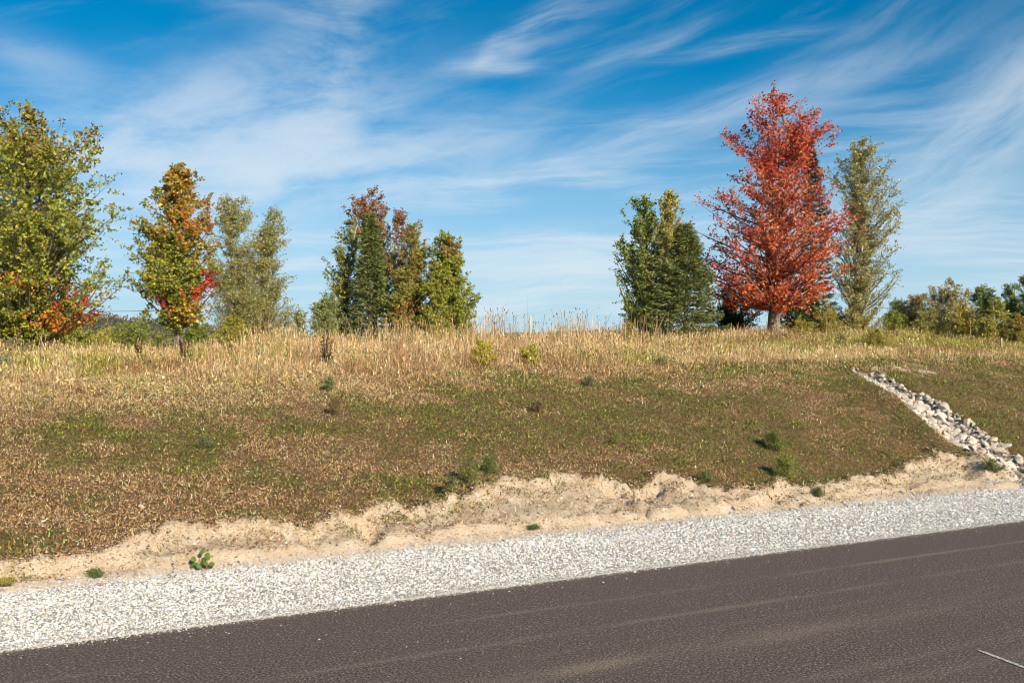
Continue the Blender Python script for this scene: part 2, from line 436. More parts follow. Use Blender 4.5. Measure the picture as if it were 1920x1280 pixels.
dry_v = sstep(tt + 0.6 * (fbm(XX * 1.2, YY * 1.2, 7, 3) - 0.5), 3.6, 6.0)
ns, nq = len(S_), len(Q_)
ii = (np.arange(nq - 1)[:, None] * ns + np.arange(ns - 1)[None, :]).ravel()
quads = np.stack([ii, ii + 1, ii + 1 + ns, ii + ns], 1)
ground = obj('ground', np_mesh('ground', np.stack([XX, YY, ZZ], 1), quads, smooth=True, attrs={'soil': soil_v, 'dry': dry_v}), M_GROUND)
tag(ground, kind='structure')

# ------------------------------------------------------------------ road and shoulder
def strip(name, s_arr, q_arr, zf, mat):
    A, B = np.meshgrid(s_arr, q_arr); x, y = xy(A.ravel(), B.ravel())
    n_, k_ = len(s_arr), len(q_arr)
    i = (np.arange(k_ - 1)[:, None] * n_ + np.arange(n_ - 1)[None, :]).ravel()
    me = np_mesh(name, np.stack([x, y, zf(A.ravel(), B.ravel())], 1), np.stack([i, i + 1, i + 1 + n_, i + n_], 1), smooth=True)
    return tag(obj(name, me, mat), kind='structure')
s_road = np.concatenate([np.array([-600, -200, -80, -30, -12, -5.0]), np.arange(-3, 16, 0.06), np.array([17, 20, 25, 40, 80, 200, 600.0])])
road = strip('road', s_road, np.array([-1.2, 0, 2, 4, 5.5, 6.0, 6.12, 6.15, 6.16]),
             lambda s, q: 0.008 * np.clip(6.1 - q, 0, 4) * 0 + np.where(q > 6.155, -0.07, 0.0) + 0 * s, M_ASPH)
# ragged pavement edge
me = road.data; co = np.empty(len(me.vertices) * 3, np.float32); me.vertices.foreach_get('co', co); co = co.reshape(-1, 3)
rs, rq = sq(co[:, 0], co[:, 1]); off = np.where(rq > 6.05, (fbm(rs * 5, 0 * rs, 4) - 0.5) * 0.035, 0)
co[:, 0] += NX * off; co[:, 1] += NY * off
me.vertices.foreach_set('co', co.ravel()); me.update()
shoulder = strip('gravel_shoulder', s_road, np.arange(6.0, 7.93, 0.06),
                 lambda s, q: -0.012 + 0.018 * (fbm(s * 2.2, q * 2.2, 61) - 0.5) * sstep(q, 6.15, 6.4) + 0.018 * np.exp(-((q - 6.95) / 0.35) ** 2) + 0.010 * (1 - sstep(q, 6.16, 6.5)) - 0.02 * (q < 6.1) - 0.05 * sstep(q, 7.72, 7.9), M_GRBASE)
def zsh(s, q): return -0.012 + 0.018 * (fbm(s * 2.2, q * 2.2, 61) - 0.5) * sstep(q, 6.15, 6.4) + 0.018 * np.exp(-((q - 6.95) / 0.35) ** 2) + 0.010 * (1 - sstep(q, 6.16, 6.5)) - 0.02 * (q < 6.1)

# a short pale scuff of paint on the asphalt
a, b = np.array(ground0(1832, 1218)), np.array(ground0(1990, 1278))
n_ = 60; u = np.linspace(0, 1, n_)[:, None]; P = a + (b - a) * u
dd = (b - a) / np.hypot(*(b - a)); pn = np.array([-dd[1], dd[0]])
wv = (0.011 + 0.004 * vnoise(np.arange(n_) * 0.7, np.zeros(n_), 3))[:, None] * np.clip(u * 8 + 0.3, 0, 1)
V = np.concatenate([np.c_[P + pn * wv, np.full(n_, 0.004)], np.c_[P - pn * wv, np.full(n_, 0.004)]])
i = np.arange(n_ - 1); Fq = np.stack([i, i + n_, i + n_ + 1, i + 1], 1)
m, gg, out = mat_new('worn_paint')
nn = gg.noise(objco(gg), 120.0, 3.0, 0.7)
gg.t.links.new(pbsdf(gg, gg.mix(gg.ramp(nn, 0.40, 0.58), (0.20, 0.17, 0.15), (0.72, 0.68, 0.62)), 0.9), out.inputs[0])
obj('paint_scuff', np_mesh('paint_scuff', V, Fq), m, road)

# ---- gravel: tens of thousands of stones, joined
OCT_V = np.array([[1, 0, -.35], [-1, 0, -.35], [0, 1, -.35], [0, -1, -.35], [0.25, 0.1, .8]], float)      # bedded stones: the half that shows
OCT_F = np.array([[0, 2, 4], [2, 1, 4], [1, 3, 4], [3, 0, 4]])
def stones(P, size, col, r):
    n = len(P)
    V = OCT_V[None] * r.uniform(0.8, 1.15, (n, 5, 1)) + r.normal(0, 0.16, (n, 5, 3))
    V = V * (size[:, None, None] * np.stack([r.uniform(0.85, 1.25, n), r.uniform(0.75, 1.0, n), r.uniform(0.6, 0.95, n)], 1)[:, None, :])
    a = r.uniform(0, 2 * np.pi, n); tl = r.normal(0, 0.35, n)
    ca, sa, ct, st_ = np.cos(a), np.sin(a), np.cos(tl), np.sin(tl)
    x, y, z = V[..., 0], V[..., 1], V[..., 2]
    y, z = y * ct[:, None] - z * st_[:, None], y * st_[:, None] + z * ct[:, None]
    x, y = x * ca[:, None] - y * sa[:, None], x * sa[:, None] + y * ca[:, None]
    W = np.stack([x, y, z], 2) + P[:, None, :]
    Fc = (OCT_F[None] + 5 * np.arange(n)[:, None, None]).reshape(-1, 3)
    return W.reshape(-1, 3), Fc, np.repeat(col, 5, 0)
N = 98000
px = rng.uniform(-260, 2180, N); q = np.where(rng.random(N) < 0.93, rng.uniform(QA - 0.005, QG + 0.02, N), QG + rng.normal(0.01, 0.04, N))
q = np.maximum(q, QA - 0.015 + rng.normal(0, 0.016, N))
x, y = px_q(px, q); s, _ = sq(x, y)
size = np.exp(rng.normal(-5.12, 0.42, N)) * (y / 8.0) ** 0.45
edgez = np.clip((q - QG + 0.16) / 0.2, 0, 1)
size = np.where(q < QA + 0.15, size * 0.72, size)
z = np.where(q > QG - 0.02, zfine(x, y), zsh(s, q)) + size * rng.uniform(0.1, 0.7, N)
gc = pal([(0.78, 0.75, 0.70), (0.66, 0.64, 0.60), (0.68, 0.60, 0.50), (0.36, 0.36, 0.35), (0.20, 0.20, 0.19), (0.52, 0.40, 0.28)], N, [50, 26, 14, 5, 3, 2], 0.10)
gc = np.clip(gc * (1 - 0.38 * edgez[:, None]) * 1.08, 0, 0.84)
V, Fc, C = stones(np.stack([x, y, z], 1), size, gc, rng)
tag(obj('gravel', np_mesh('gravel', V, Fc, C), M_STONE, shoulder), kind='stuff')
# clods and pebbles on the bare sand
N = 34000
px = rng.uniform(-260, 2180, N); t_ = rng.uniform(0.02, 2.3, N); x, y = px_q(px, QG + t_); s, q = sq(x, y); k = (t_ < tsoil(s) + 0.15); x, y = x[k], y[k]; N = len(x)
size = np.exp(rng.normal(-5.0, 0.42, N)) * (y / 9)
V, Fc, C = stones(np.stack([x, y, zfine(x, y) + 0.3 * size], 1), size, pal([(0.66, 0.52, 0.37), (0.54, 0.40, 0.26), (0.74, 0.62, 0.48), (0.34, 0.23, 0.13), (0.14, 0.09, 0.05)], N, [36, 20, 26, 9, 9], 0.15), rng)
tag(obj('clods', np_mesh('clods', V, Fc, C), M_STONE, ground), kind='stuff')
# loose chips scattered over the asphalt edge
N = 7600
px = rng.uniform(-260, 2180, N); q = np.where(rng.random(N) < 0.93, QA + rng.normal(-0.005, 0.020, N), QA - np.abs(rng.normal(0, 0.10, N)) * rng.choice([1, 1, 1, 7], N))
x, y = px_q(px, q); size = np.exp(rng.normal(-5.6, 0.35, N))
V, Fc, C = stones(np.stack([x, y, 0.4 * size], 1), size, pal([(0.66, 0.62, 0.56), (0.5, 0.45, 0.38)], N, None, 0.1), rng)
tag(obj('loose_chips', np_mesh('loose_chips', V, Fc, C), M_STONE, road), kind='stuff')

# ---- rock prototypes (faceted, broken stone)
def rock_mesh(seed, k=15):
    import bmesh
    r = np.random.default_rng(seed); bm = bmesh.new()
    bmesh.ops.create_icosphere(bm, subdivisions=2, radius=1.0)
    for _ in range(k):
        nrm = unit(r.normal(size=3)); c = r.uniform(0.38, 0.72)
        for v in bm.verts:
            d = np.dot(v.co, nrm) - c
            if d > 0: v.co = v.co - type(v.co)(nrm * d)
    sc_ = (r.uniform(0.9, 1.3), r.uniform(0.7, 1.0), r.uniform(0.5, 0.8))
    for v in bm.verts:
        v.co.x *= sc_[0]; v.co.y *= sc_[1]; v.co.z *= sc_[2]
    bmesh.ops.dissolve_limit(bm, angle_limit=0.06, verts=bm.verts, edges=bm.edges)
    bmesh.ops.triangulate(bm, faces=bm.faces)
    me = bpy.data.meshes.new('rock'); bm.to_mesh(me); bm.free(); me.materials.append(M_ROCK); return me
ROCKS = [rock_mesh(100 + i) for i in range(10)]
# bigger single stones lying on the shoulder and the pavement edge
for (bx, by, r) in ((168, 1170, 0.028), (73, 1215, 0.02), (197, 1204, 0.012), (173, 1205, 0.009), (214, 1200, 0.009), (269, 1149, 0.02), (560, 1120, 0.02),
                    (330, 1150, 0.022), (700, 1062, 0.024), (1010, 1040, 0.024), (1290, 985, 0.026), (90, 1150, 0.02), (430, 1115, 0.02)):
    hx, hy = ground0(bx, by); s_, q_ = sq(hx, hy)
    o = bpy.data.objects.new('stone', ROCKS[rng.integers(10)]); link(o, shoulder if q_ > QA else road)
    o.location = (hx, hy, (zsh(s_, q_) if q_ > QA else 0) + r * 0.35); o.scale = (r, r, r)
    o.rotation_euler = (rng.uniform(-.4, .4), rng.uniform(-.4, .4), rng.uniform(0, 6.28))

# ---- rock-lined drain
hx, hy = SW[3]
drain = empty('rock_drain', (hx, hy, float(zfine(hx, hy))), 'drain channel filled with pale broken rocks running down the grassy bank', 'drain')
placed = []
tries = 0
acc = np.concatenate([[0], np.cumsum(np.hypot(*(SW[1:] - SW[:-1]).T))])
while len(placed) < 285 and tries < 30000:
    tries += 1
    a_ = acc[-1] * rng.random() ** 0.85
    i = min(np.searchsorted(acc, a_, 'right') - 1, len(SW) - 2); u = (a_ - acc[i]) / (acc[i + 1] - acc[i])
    c = SW[i] + (SW[i + 1] - SW[i]) * u; d = unit(SW[i + 1] - SW[i]); hw = SW_W[i] + (SW_W[i + 1] - SW_W[i]) * u
    w = rng.uniform(-1.08, 1.08) * hw
    p = c + np.array([-d[1], d[0]]) * w
    r = min(0.105, math.exp(rng.normal(-2.76, 0.32))) * (0.62 + 0.38 * min(1, a_ / 1.5))
    if any((p[0] - b[0]) ** 2 + (p[1] - b[1]) ** 2 < (0.56 * (r + b[2])) ** 2 for b in placed): continue
    placed.append((p[0], p[1], r))
pz = zfine(np.array([b[0] for b in placed]), np.array([b[1] for b in placed]))
for (bx, by, r), bz in zip(placed, pz):
    o = bpy.data.objects.new('rock', ROCKS[rng.integers(10)]); link(o, drain)
    o.location = (bx - drain.location.x, by - drain.location.y, bz + r * 0.24 - drain.location.z)
    sc_ = r * 1.32; o.scale = (sc_, sc_, sc_); o.rotation_euler = (rng.uniform(-.7, .7), rng.uniform(-.7, .7), rng.uniform(0, 6.28))
# one block that rolled out beside the drain, and a pale stone in the grass
for (bx, by, r, lab) in ((1823, 858, 0.11, 'tan block of rock lying in the sand just left of the rock drain'),
                         (264, 953, 0.04, 'small white stone lying in brown grass on the left part of the bank')):
    hx, hy = hit(bx, by); o = bpy.data.objects.new('rock', ROCKS[2]); link(o)
    o.location = (hx, hy, float(zfine(hx, hy)) + r * 0.35); o.scale = (r, r, r); o.rotation_euler = (0.5, 0.3, 1.0); tag(o, lab, 'rock')
N = 2600      # small rubble between the rocks
a_ = rng.random(N) * acc[-1]; i = np.clip(np.searchsorted(acc, a_, 'right') - 1, 0, len(SW) - 2)
u = ((a_ - acc[i]) / (acc[i + 1] - acc[i]))[:, None]; c = SW[i] + (SW[i + 1] - SW[i]) * u; d = unit(SW[i + 1] - SW[i])
w = (rng.uniform(-1.2, 1.2, N) * SW_W[i])[:, None]; p = c + np.stack([-d[:, 1], d[:, 0]], 1) * w
size = np.exp(rng.normal(-3.55, 0.35, N))
V, Fc, C = stones(np.stack([p[:, 0], p[:, 1], zfine(p[:, 0], p[:, 1]) + 0.3 * size], 1), size, pal([(0.5, 0.42, 0.32), (0.42, 0.36, 0.28), (0.58, 0.5, 0.4)], N, None, 0.12), rng)
V = V - np.array(drain.location)
tag(obj('rubble', np_mesh('rubble', V, Fc, C), M_STONE, drain), kind='stuff')

# ------------------------------------------------------------------ grasses
GREEN, DGREEN, YGREEN = (0.185, 0.20, 0.042), (0.09, 0.115, 0.028), (0.36, 0.33, 0.07)
TAN, STRAW, BROWN, DBROWN, RUST = (0.58, 0.37, 0.18), (0.78, 0.57, 0.31), (0.40, 0.22, 0.10), (0.15, 0.08, 0.038), (0.50, 0.25, 0.11)
def blades(P, h, w, lean, col, r, bend=0.35, tip_col=None):
    """two-triangle-and-tip blades: base pair, mid pair, tip"""
    n = len(P); a = r.uniform(0, 2 * np.pi, n); b = a + r.normal(np.pi / 2, 0.5, n)
    sx, sy = np.cos(b) * w * 0.5, np.sin(b) * w * 0.5
    lx, ly = np.cos(a) * lean, np.sin(a) * lean
    def at(f, k): return np.stack([P[:, 0] + lx * h * f ** (1 + bend), P[:, 1] + ly * h * f ** (1 + bend), P[:, 2] + h * f * (1 - 0.25 * lean * f)], 1) + k * np.stack([sx, sy, 0 * sx], 1)
    V = np.stack([at(0.0, 0), at(0.5, 1), at(1.0, 0), at(0.5, -1)], 1).reshape(-1, 3)
    o = 4 * np.arange(n)[:, None]
    Fc = np.concatenate([np.array([[0, 1, 3]]) + o, np.array([[1, 2, 3]]) + o])
    return V, Fc, np.repeat(col, 4, 0)
def slivers(P, h, w, lean, col, r):
    n = len(P); a = r.uniform(0, 2 * np.pi, n); b = a + r.normal(np.pi / 2, 0.5, n)
    s3 = np.stack([np.cos(b) * w * .5, np.sin(b) * w * .5, 0 * w], 1)
    el_ = np.clip(lean, 0.05, 1.5)
    tip = P + np.stack([np.cos(a) * h * np.sin(el_), np.sin(a) * h * np.sin(el_), h * np.cos(el_)], 1)
    V = np.stack([P - s3, P + s3, tip], 1).reshape(-1, 3)
    return V, np.arange(3 * n).reshape(-1, 3), np.repeat(col, 3, 0)
def leaf_tris(P, size, col, r, up=0.35, aspect=0.75):
    n = len(P); nrm = r.normal(size=(n, 3)); nrm[:, 2] = np.abs(nrm[:, 2]) + up; nrm = unit(nrm)
    tg = unit(np.cross(nrm, r.normal(size=(n, 3)))); bt = np.cross(nrm, tg); sz = np.asarray(size)[:, None] * 0.5
    V = np.stack([P + tg * sz * 1.1, P - tg * sz * 0.7 + bt * sz * aspect * 1.15, P - tg * sz * 0.7 - bt * sz * aspect * 1.15], 1).reshape(-1, 3)
    return V, np.arange(3 * n).reshape(-1, 3), np.repeat(col, 3, 0)
class Acc:
    def __init__(s): s.V, s.F, s.C, s.n = [], [], [], 0
    def add(s, V, Fc, C): s.V.append(V); s.F.append(Fc + s.n); s.C.append(C); s.n += len(V)
    def mesh(s, name, origin=None):
        V = np.concatenate(s.V)
        if origin is not None: V = V - np.array(origin)
        return np_mesh(name, V, np.concatenate(s.F), np.concatenate(s.C))

def greenness(x, y, px, t):
    v = 0.40 * fbm(x * 0.6, y * 0.6, 41, 4) + 0.50 * fbm(x * 2.3, y * 2.3, 43, 3) + 0.15 * vnoise(x * 9, y * 9, 44)
    v = v + np.interp(px, [0, 500, 900, 1500, 2000], [-0.05, -0.03, 0.035, 0.05, 0.08]) + np.interp(t, [0, 1.5, 4, 5], [-0.03, 0.0, 0.03, -0.05])
    sd, hw, al = swale(x, y)
    v = v + 0.13 * np.exp(-((np.abs(sd) - hw - 0.25) / 0.35) ** 2) * (al > 0.2) + 0.10 * (sd > hw) * (np.abs(sd) < 3.5)
    return v
turf = Acc()
N = 550000
px = rng.uniform(-260, 2180, N); t = 6.0 * rng.random(N) ** 0.92
x, y = px_q(px, QG + t); s, q = sq(x, y)
edge = t - tsoil(s) + (fbm(x * 3, y * 3, 51, 3) - 0.5) * 0.55
sd, hw, al = swale(x, y)
bare = np.zeros(N)
for (bx, by, r) in ((1700, 668, 0.35), (1735, 690, 0.45), (1690, 690, 0.3), (1870, 668, 0.5), (1770, 674, 0.3), (1640, 690, 0.3)):
    hx, hy = hit(bx, by); bare = np.maximum(bare, np.exp(-((x - hx) ** 2 / (r * r) + (y - hy) ** 2 / (r * r * 2.5))))
keep = (rng.random(N) < np.clip(sstep(edge, -0.34, 0.16), 0.04 * (t > 0.06), 1)) & ((np.abs(sd) > hw * rng.uniform(0.75, 1.2, N)) | (rng.random(N) < 0.10 * vnoise(x * 3, y * 3, 400))) & (rng.random(N) > bare * 0.95) & (t > 0.03) & (rng.random(N) < 0.35 + 1.1 * vnoise(x * 13, y * 13, 201) * (0.5 + vnoise(x * 4, y * 4, 202)))
px, t, x, y = px[keep], t[keep], x[keep], y[keep]; N = len(x)
gv = greenness(x, y, px, t) + rng.normal(0, 0.08, N)
isg = gv > 0.548
isb = vnoise(x * 1.3, y * 1.3, 71) * 0.5 + vnoise(x * 5, y * 5, 72) * 0.5
col = np.where(isg[:, None], pal([GREEN, DGREEN, YGREEN, (0.17, 0.15, 0.04)], N, [40, 22, 14, 18], 0.2),
               np.where((isb > 0.5)[:, None], pal([TAN, STRAW, BROWN, DBROWN, RUST], N, [36, 18, 24, 8, 14], 0.25), pal([TAN, BROWN, DBROWN, RUST, STRAW], N, [28, 28, 16, 12, 16], 0.25)))
fade = sstep(t + 1.6 * (fbm(x * 0.9, y * 0.9, 8, 3) - 0.5), 2.6, 5.4) * np.interp(px, [0, 450, 800, 1500], [0.85, 0.7, 0.15, 0.12])
col = np.where((rng.random(N) < fade)[:, None], pal([STRAW, TAN, (0.62, 0.46, 0.20), YGREEN, BROWN], N, [26, 34, 20, 12, 8], 0.2), col)
col = np.clip(col * np.exp(rng.normal(0.10, 0.40, (N, 1))), 0, 0.85)
P = np.stack([x, y, zfine(x, y) - 0.004], 1)
tall = sstep(t, 3.4, 5.6)
h = np.where(isg, rng.uniform(0.02, 0.048, N), rng.uniform(0.02, 0.052, N)) * (1 + 1.3 * tall) * (0.45 + 0.5 * vnoise(x * 2.5, y * 2.5, 90) + 0.9 * vnoise(x * 10, y * 10, 91) ** 2)
w = (0.0045 + 0.0006 * y) * rng.uniform(0.7, 1.4, N) * np.where(isg, 1.15, 0.85)
hf = rng.random(N) < 0.5
turf.add(*slivers(P[hf], h[hf], w[hf], np.abs(rng.normal(1.05, 0.4, hf.sum())), col[hf], rng))
fl = ~hf; Pf = P[fl] + np.stack([0 * h[fl], 0 * h[fl], h[fl] * rng.uniform(0.15, 0.75, fl.sum())], 1)
turf.add(*leaf_tris(Pf, 0.012 + 0.34 * h[fl], col[fl] * 0.86, rng, 0.05, 0.30))
# dead bits, roots and pebbles lying on the bare sand
N = 150000
px = rng.uniform(-260, 2180, N); t = rng.uniform(0.05, 2.2, N); x, y = px_q(px, QG + t); s, q = sq(x, y)
k = (t < tsoil(s) + 0.25) & (rng.random(N) < 0.25 + 0.9 * fbm(x * 2.5, y * 2.5, 99, 3) ** 1.5); x, y = x[k], y[k]; N = len(x)
turf.add(*slivers(np.stack([x, y, zfine(x, y) + 0.002], 1), rng.uniform(0.012, 0.04, N), 0.004 + 0.0006 * y * rng.uniform(0.6, 1.3, N), rng.uniform(0.9, 1.5, N), pal([DBROWN, BROWN, TAN, (0.09, 0.10, 0.03), STRAW], N, [30, 25, 20, 10, 15], 0.2), rng))
# clover-like low leaves among the turf
N = 26000
px = rng.uniform(-260, 2180, N); t = rng.uniform(0.2, 5.0, N); x, y = px_q(px, QG + t); s, q = sq(x, y); sd, hw, al = swale(x, y)
k = (greenness(x, y, px, t) + rng.normal(0, 0.03, N) > 0.57) & (t > tsoil(s) - 0.1) & (np.abs(sd) > hw)
x, y = x[k], y[k]; N = len(x)
def leaf_quads(P, size, col, r, up=0.6, aspect=0.75, fold=0.12):
    n = len(P); nrm = r.normal(size=(n, 3)); nrm[:, 2] = np.abs(nrm[:, 2]) + up; nrm = unit(nrm)
    tg = unit(np.cross(nrm, r.normal(size=(n, 3)))); bt = np.cross(nrm, tg); sz = np.asarray(size)[:, None] * 0.5
    V = np.stack([P - tg * sz, P + bt * sz * aspect - tg * sz * 0.1 + nrm * sz * fold, P + tg * sz, P - bt * sz * aspect - tg * sz * 0.1 + nrm * sz * fold], 1).reshape(-1, 3)
    o = 4 * np.arange(n)[:, None]
    return V, np.concatenate([np.array([[0, 1, 2]]) + o, np.array([[0, 2, 3]]) + o]), np.repeat(col, 4, 0)
turf.add(*leaf_quads(np.stack([x, y, zfine(x, y) + rng.uniform(0.01, 0.05, N)], 1), rng.uniform(0.012, 0.03, N), pal([GREEN, DGREEN, (0.10, 0.17, 0.03)], N, None, 0.2), rng))
tag(obj('bank_grass', turf.mesh('bank_grass'), M_GRASS), 'short brown and green grass covering the roadside bank', 'grass', kind='stuff')

# ---- tall dry meadow above the bank
meadow = Acc()
def meadow_pts(N, t0, t1, pw=1.0, px0=-260, px1=2180):
    px = rng.uniform(px0, px1, N); t = t0 + (t1 - t0) * rng.random(N) ** pw
    x, y = px_q(px, QG + t); return px, t, x, y
def mheight(px, t, x, y):
    b = np.interp(px, [-200, 0, 250, 430, 520, 900, 1150, 1350, 1500, 1650, 1900, 2200], [.20, .20, .17, .22, .34, .36, .29, .22, .20, .22, .20, .20])
    ramp = sstep(t, 4.3 + np.interp(px, [300, 700], [0.0, 0.55]) + 1.5 * (vnoise(x * 0.9, y * 0.9, 5) - 0.5), 6.3) * np.interp(px, [1500, 1700], [1.0, 0.0]) + sstep(t, 5.6, 8.0) * np.interp(px, [1500, 1700], [0.0, 1.0])
    return 0.88 * b * ramp * (0.12 + 2.6 * fbm(x * 1.4, y * 1.0, 15, 4) ** 1.6)
def mcol(px, t, x, y, n):
    straw = pal([STRAW, (0.72, 0.49, 0.22), TAN, (0.80, 0.62, 0.34), (0.62, 0.37, 0.17)], n, [26, 30, 22, 12, 10], 0.15)
    olive = pal([YGREEN, (0.42, 0.34, 0.08), GREEN, (0.48, 0.41, 0.10)], n, [30, 28, 22, 20], 0.18)
    brown = pal([BROWN, TAN, (0.24, 0.17, 0.07), RUST], n, [30, 30, 30, 10], 0.18)
    ol = fbm(x * 0.45, y * 0.6, 81, 3) + np.interp(px, [-200, 0, 120, 300, 450, 560, 900, 1000, 1300, 1450, 1600, 1750, 2100], [.06, .08, .11, .09, .03, -.05, -.01, -.01, .03, .08, .13, .14, .12]) + rng.normal(0, 0.07, n)
    br = fbm(x * 0.8 + 9, y * 0.8, 83, 3) + rng.normal(0, 0.06, n) + np.interp(t, [4, 6], [0.10, 0.0])
    ol = ol + 0.8 * (fbm(x * 1.7, y * 0.9, 85, 3) - 0.5)
    c = np.where((ol > 0.55)[:, None], olive, straw)
    br = br + 0.8 * (fbm(x * 2.3, y * 1.2, 86, 3) - 0.5)
    return np.clip(np.where((br > 0.59)[:, None], brown, c) * np.exp(rng.normal(0.05, 0.25, (n, 1))), 0, 0.85)
for (N, t0, t1, pw, wf) in ((98000, 4.0, 11.0, 0.9, 0.55), (60000, 10.0, 32.0, 1.0, 0.7)):
    px, t, x, y = meadow_pts(N, t0, t1, pw)
    hm = mheight(px, t, x, y); k = (rng.random(N) < np.clip(hm / 0.16, 0, 1)) & (y < 42); px, t, x, y, hm = px[k], t[k], x[k], y[k], hm[k]; n = len(x)
    h = hm * np.exp(rng.normal(-0.22, 0.38, n)) + 0.04
    w = (0.0035 + 0.00042 * y) * rng.uniform(0.6, 1.3, n) * wf
    meadow.add(*blades(np.stack([x, y, zfine(x, y) - 0.02], 1), h, w, np.abs(rng.normal(0.42, 0.35, n)), mcol(px, t, x, y, n), rng))
    j = rng.choice(n, int(n * 0.95)); pz = zfine(x[j], y[j]) + hm[j] * rng.uniform(0.4, 1.15, len(j)); m_ = len(j)
    fz = np.stack([x[j] + rng.normal(0, 0.05, m_), y[j] + rng.normal(0, 0.05, m_), pz], 1)
    meadow.add(*slivers(fz, rng.uniform(0.025, 0.085, m_), (0.006 + 0.0009 * y[j]) * rng.uniform(0.6, 1.4, m_), np.abs(rng.normal(1.1, 0.5, m_)), mcol(px[j], t[j], x[j], y[j], m_), rng))
# short undergrowth filling between the stalks
px, t, x, y = meadow_pts(105000, 4.6, 26.0, 1.15); n = len(x)
meadow.add(*slivers(np.stack([x, y, zfine(x, y) - 0.01], 1), rng.uniform(0.06, 0.22, n) * (0.5 + 0.5 * sstep(t, 4.5, 7)), (0.006 + 0.0005 * y) * rng.uniform(0.7, 1.3, n), np.abs(rng.normal(0.6, 0.4, n)), mcol(px, t, x, y, n), rng))
# flowering stalks with seed heads standing above the rest
def stalks(px, t, h, head, hw_, cs, ch, ww=1.0):
    x, y = px_q(px, QG + t); n = len(x); P = np.stack([x, y, zfine(x, y) - 0.02], 1)
    ln = rng.normal(0, 0.17, (n, 2)); top = P + np.stack([ln[:, 0] * h, ln[:, 1] * h, h], 1)
    w = (0.0016 + 0.00016 * y) * ww; a = rng.uniform(0, np.pi, n); sd_ = np.stack([np.cos(a) * w, np.sin(a) * w * 0.6, 0 * w], 1)
    V = np.stack([P - sd_, P + sd_, top + sd_ * .6, top - sd_ * .6], 1).reshape(-1, 3); o = 4 * np.arange(n)[:, None]
    meadow.add(V, np.concatenate([np.array([[0, 1, 2]]) + o, np.array([[0, 2, 3]]) + o]), np.repeat(cs, 4, 0))
    ax = unit(top - P); hd = head[:, None]
    for rot in (0, np.pi / 2):
        s2 = np.stack([np.cos(a + rot) * hw_, np.sin(a + rot) * hw_, 0 * hw_], 1)
        b0, b1 = top - ax * hd * 0.15, top + ax * hd
        V = np.stack([b0, (b0 * .6 + b1 * .4) + s2, b1, (b0 * .6 + b1 * .4) - s2], 1).reshape(-1, 3)
        meadow.add(V, np.concatenate([np.array([[0, 1, 2]]) + o, np.array([[0, 2, 3]]) + o]), np.repeat(ch, 4, 0))
n = 4500; px, t, x, y = meadow_pts(n, 5.0, 16.0, 1.0, 380, 1420); hm = mheight(px, t, x, y)
stalks(px, t, hm * rng.uniform(0.9, 1.35, n), rng.uniform(0.03, 0.09, n), rng.uniform(0.004, 0.009, n), pal([STRAW, TAN], n, None, 0.15), pal([STRAW, (0.5, 0.36, 0.2), BROWN], n, [5, 3, 2], 0.2))
n = 2500; px, t, x, y = meadow_pts(n, 5.5, 22.0, 1.0, -260, 480); hm = mheight(px, t, x, y)
stalks(px, t, hm * rng.uniform(1.0, 1.6, n), rng.uniform(0.03, 0.08, n), rng.uniform(0.004, 0.009, n), pal([STRAW, TAN], n, None, 0.15), pal([STRAW, (0.5, 0.36, 0.2), BROWN], n, [5, 3, 2], 0.2))
# clusters of taller stems seen against the sky
for cx, cn, sp, hh in ((930, 46, 18, .98), (955, 34, 20, .90), (1015, 16, 40, .85), (1085, 44, 20, .98), (1050, 14, 22, .85), (1120, 8, 14, .85), (1180, 30, 18, .80), (1225, 26, 22, .85), (880, 16, 20, .85), (780, 20, 60, .9), (640, 20, 70, .9)):
    px = rng.normal(cx, sp, cn); t = rng.uniform(9.0, 13.0, cn)
    stalks(px, t, hh * rng.uniform(0.68, 1.0, cn), rng.uniform(0.02, 0.07, cn), rng.uniform(0.006, 0.012, cn), pal([(0.3, 0.2, 0.1), TAN], cn, None, 0.15), pal([(0.16, 0.10, 0.05), (0.3, 0.2, 0.1)], cn, None, 0.2), 1.2)
tag(obj('tall_grass', meadow.mesh('tall_grass'), M_GRASS), 'tall dry straw-coloured meadow grass above the bank', 'grass', kind='stuff')

# ------------------------------------------------------------------ trees
def tubes(paths, sides=5):
    Vs, Fs, n0 = [], [], 0
    ang = np.linspace(0, 2 * np.pi, sides, endpoint=False)
    for P, R in paths:
        P = np.asarray(P, float); R = np.asarray(R, float); k = len(P)
        T = unit(np.gradient(P, axis=0)); ref = np.array([0.31, 0.95, 0.05]) if abs(T[0][2]) > 0.6 else np.array([0, 0, 1.0])
        A = unit(np.cross(T, ref)); B = np.cross(T, A)
        V = P[:, None, :] + R[:, None, None] * (np.cos(ang)[None, :, None] * A[:, None, :] + np.sin(ang)[None, :, None] * B[:, None, :])
        Vs.append(V.reshape(-1, 3))
        i = np.arange(k - 1)[:, None] * sides + np.arange(sides)[None, :]; j = np.arange(k - 1)[:, None] * sides + (np.arange(sides)[None, :] + 1) % sides
        Fs.append(np.stack([i, j, j + sides, i + sides], 2).reshape(-1, 4) + n0); n0 += k * sides
    return np.concatenate(Vs), np.concatenate(Fs)

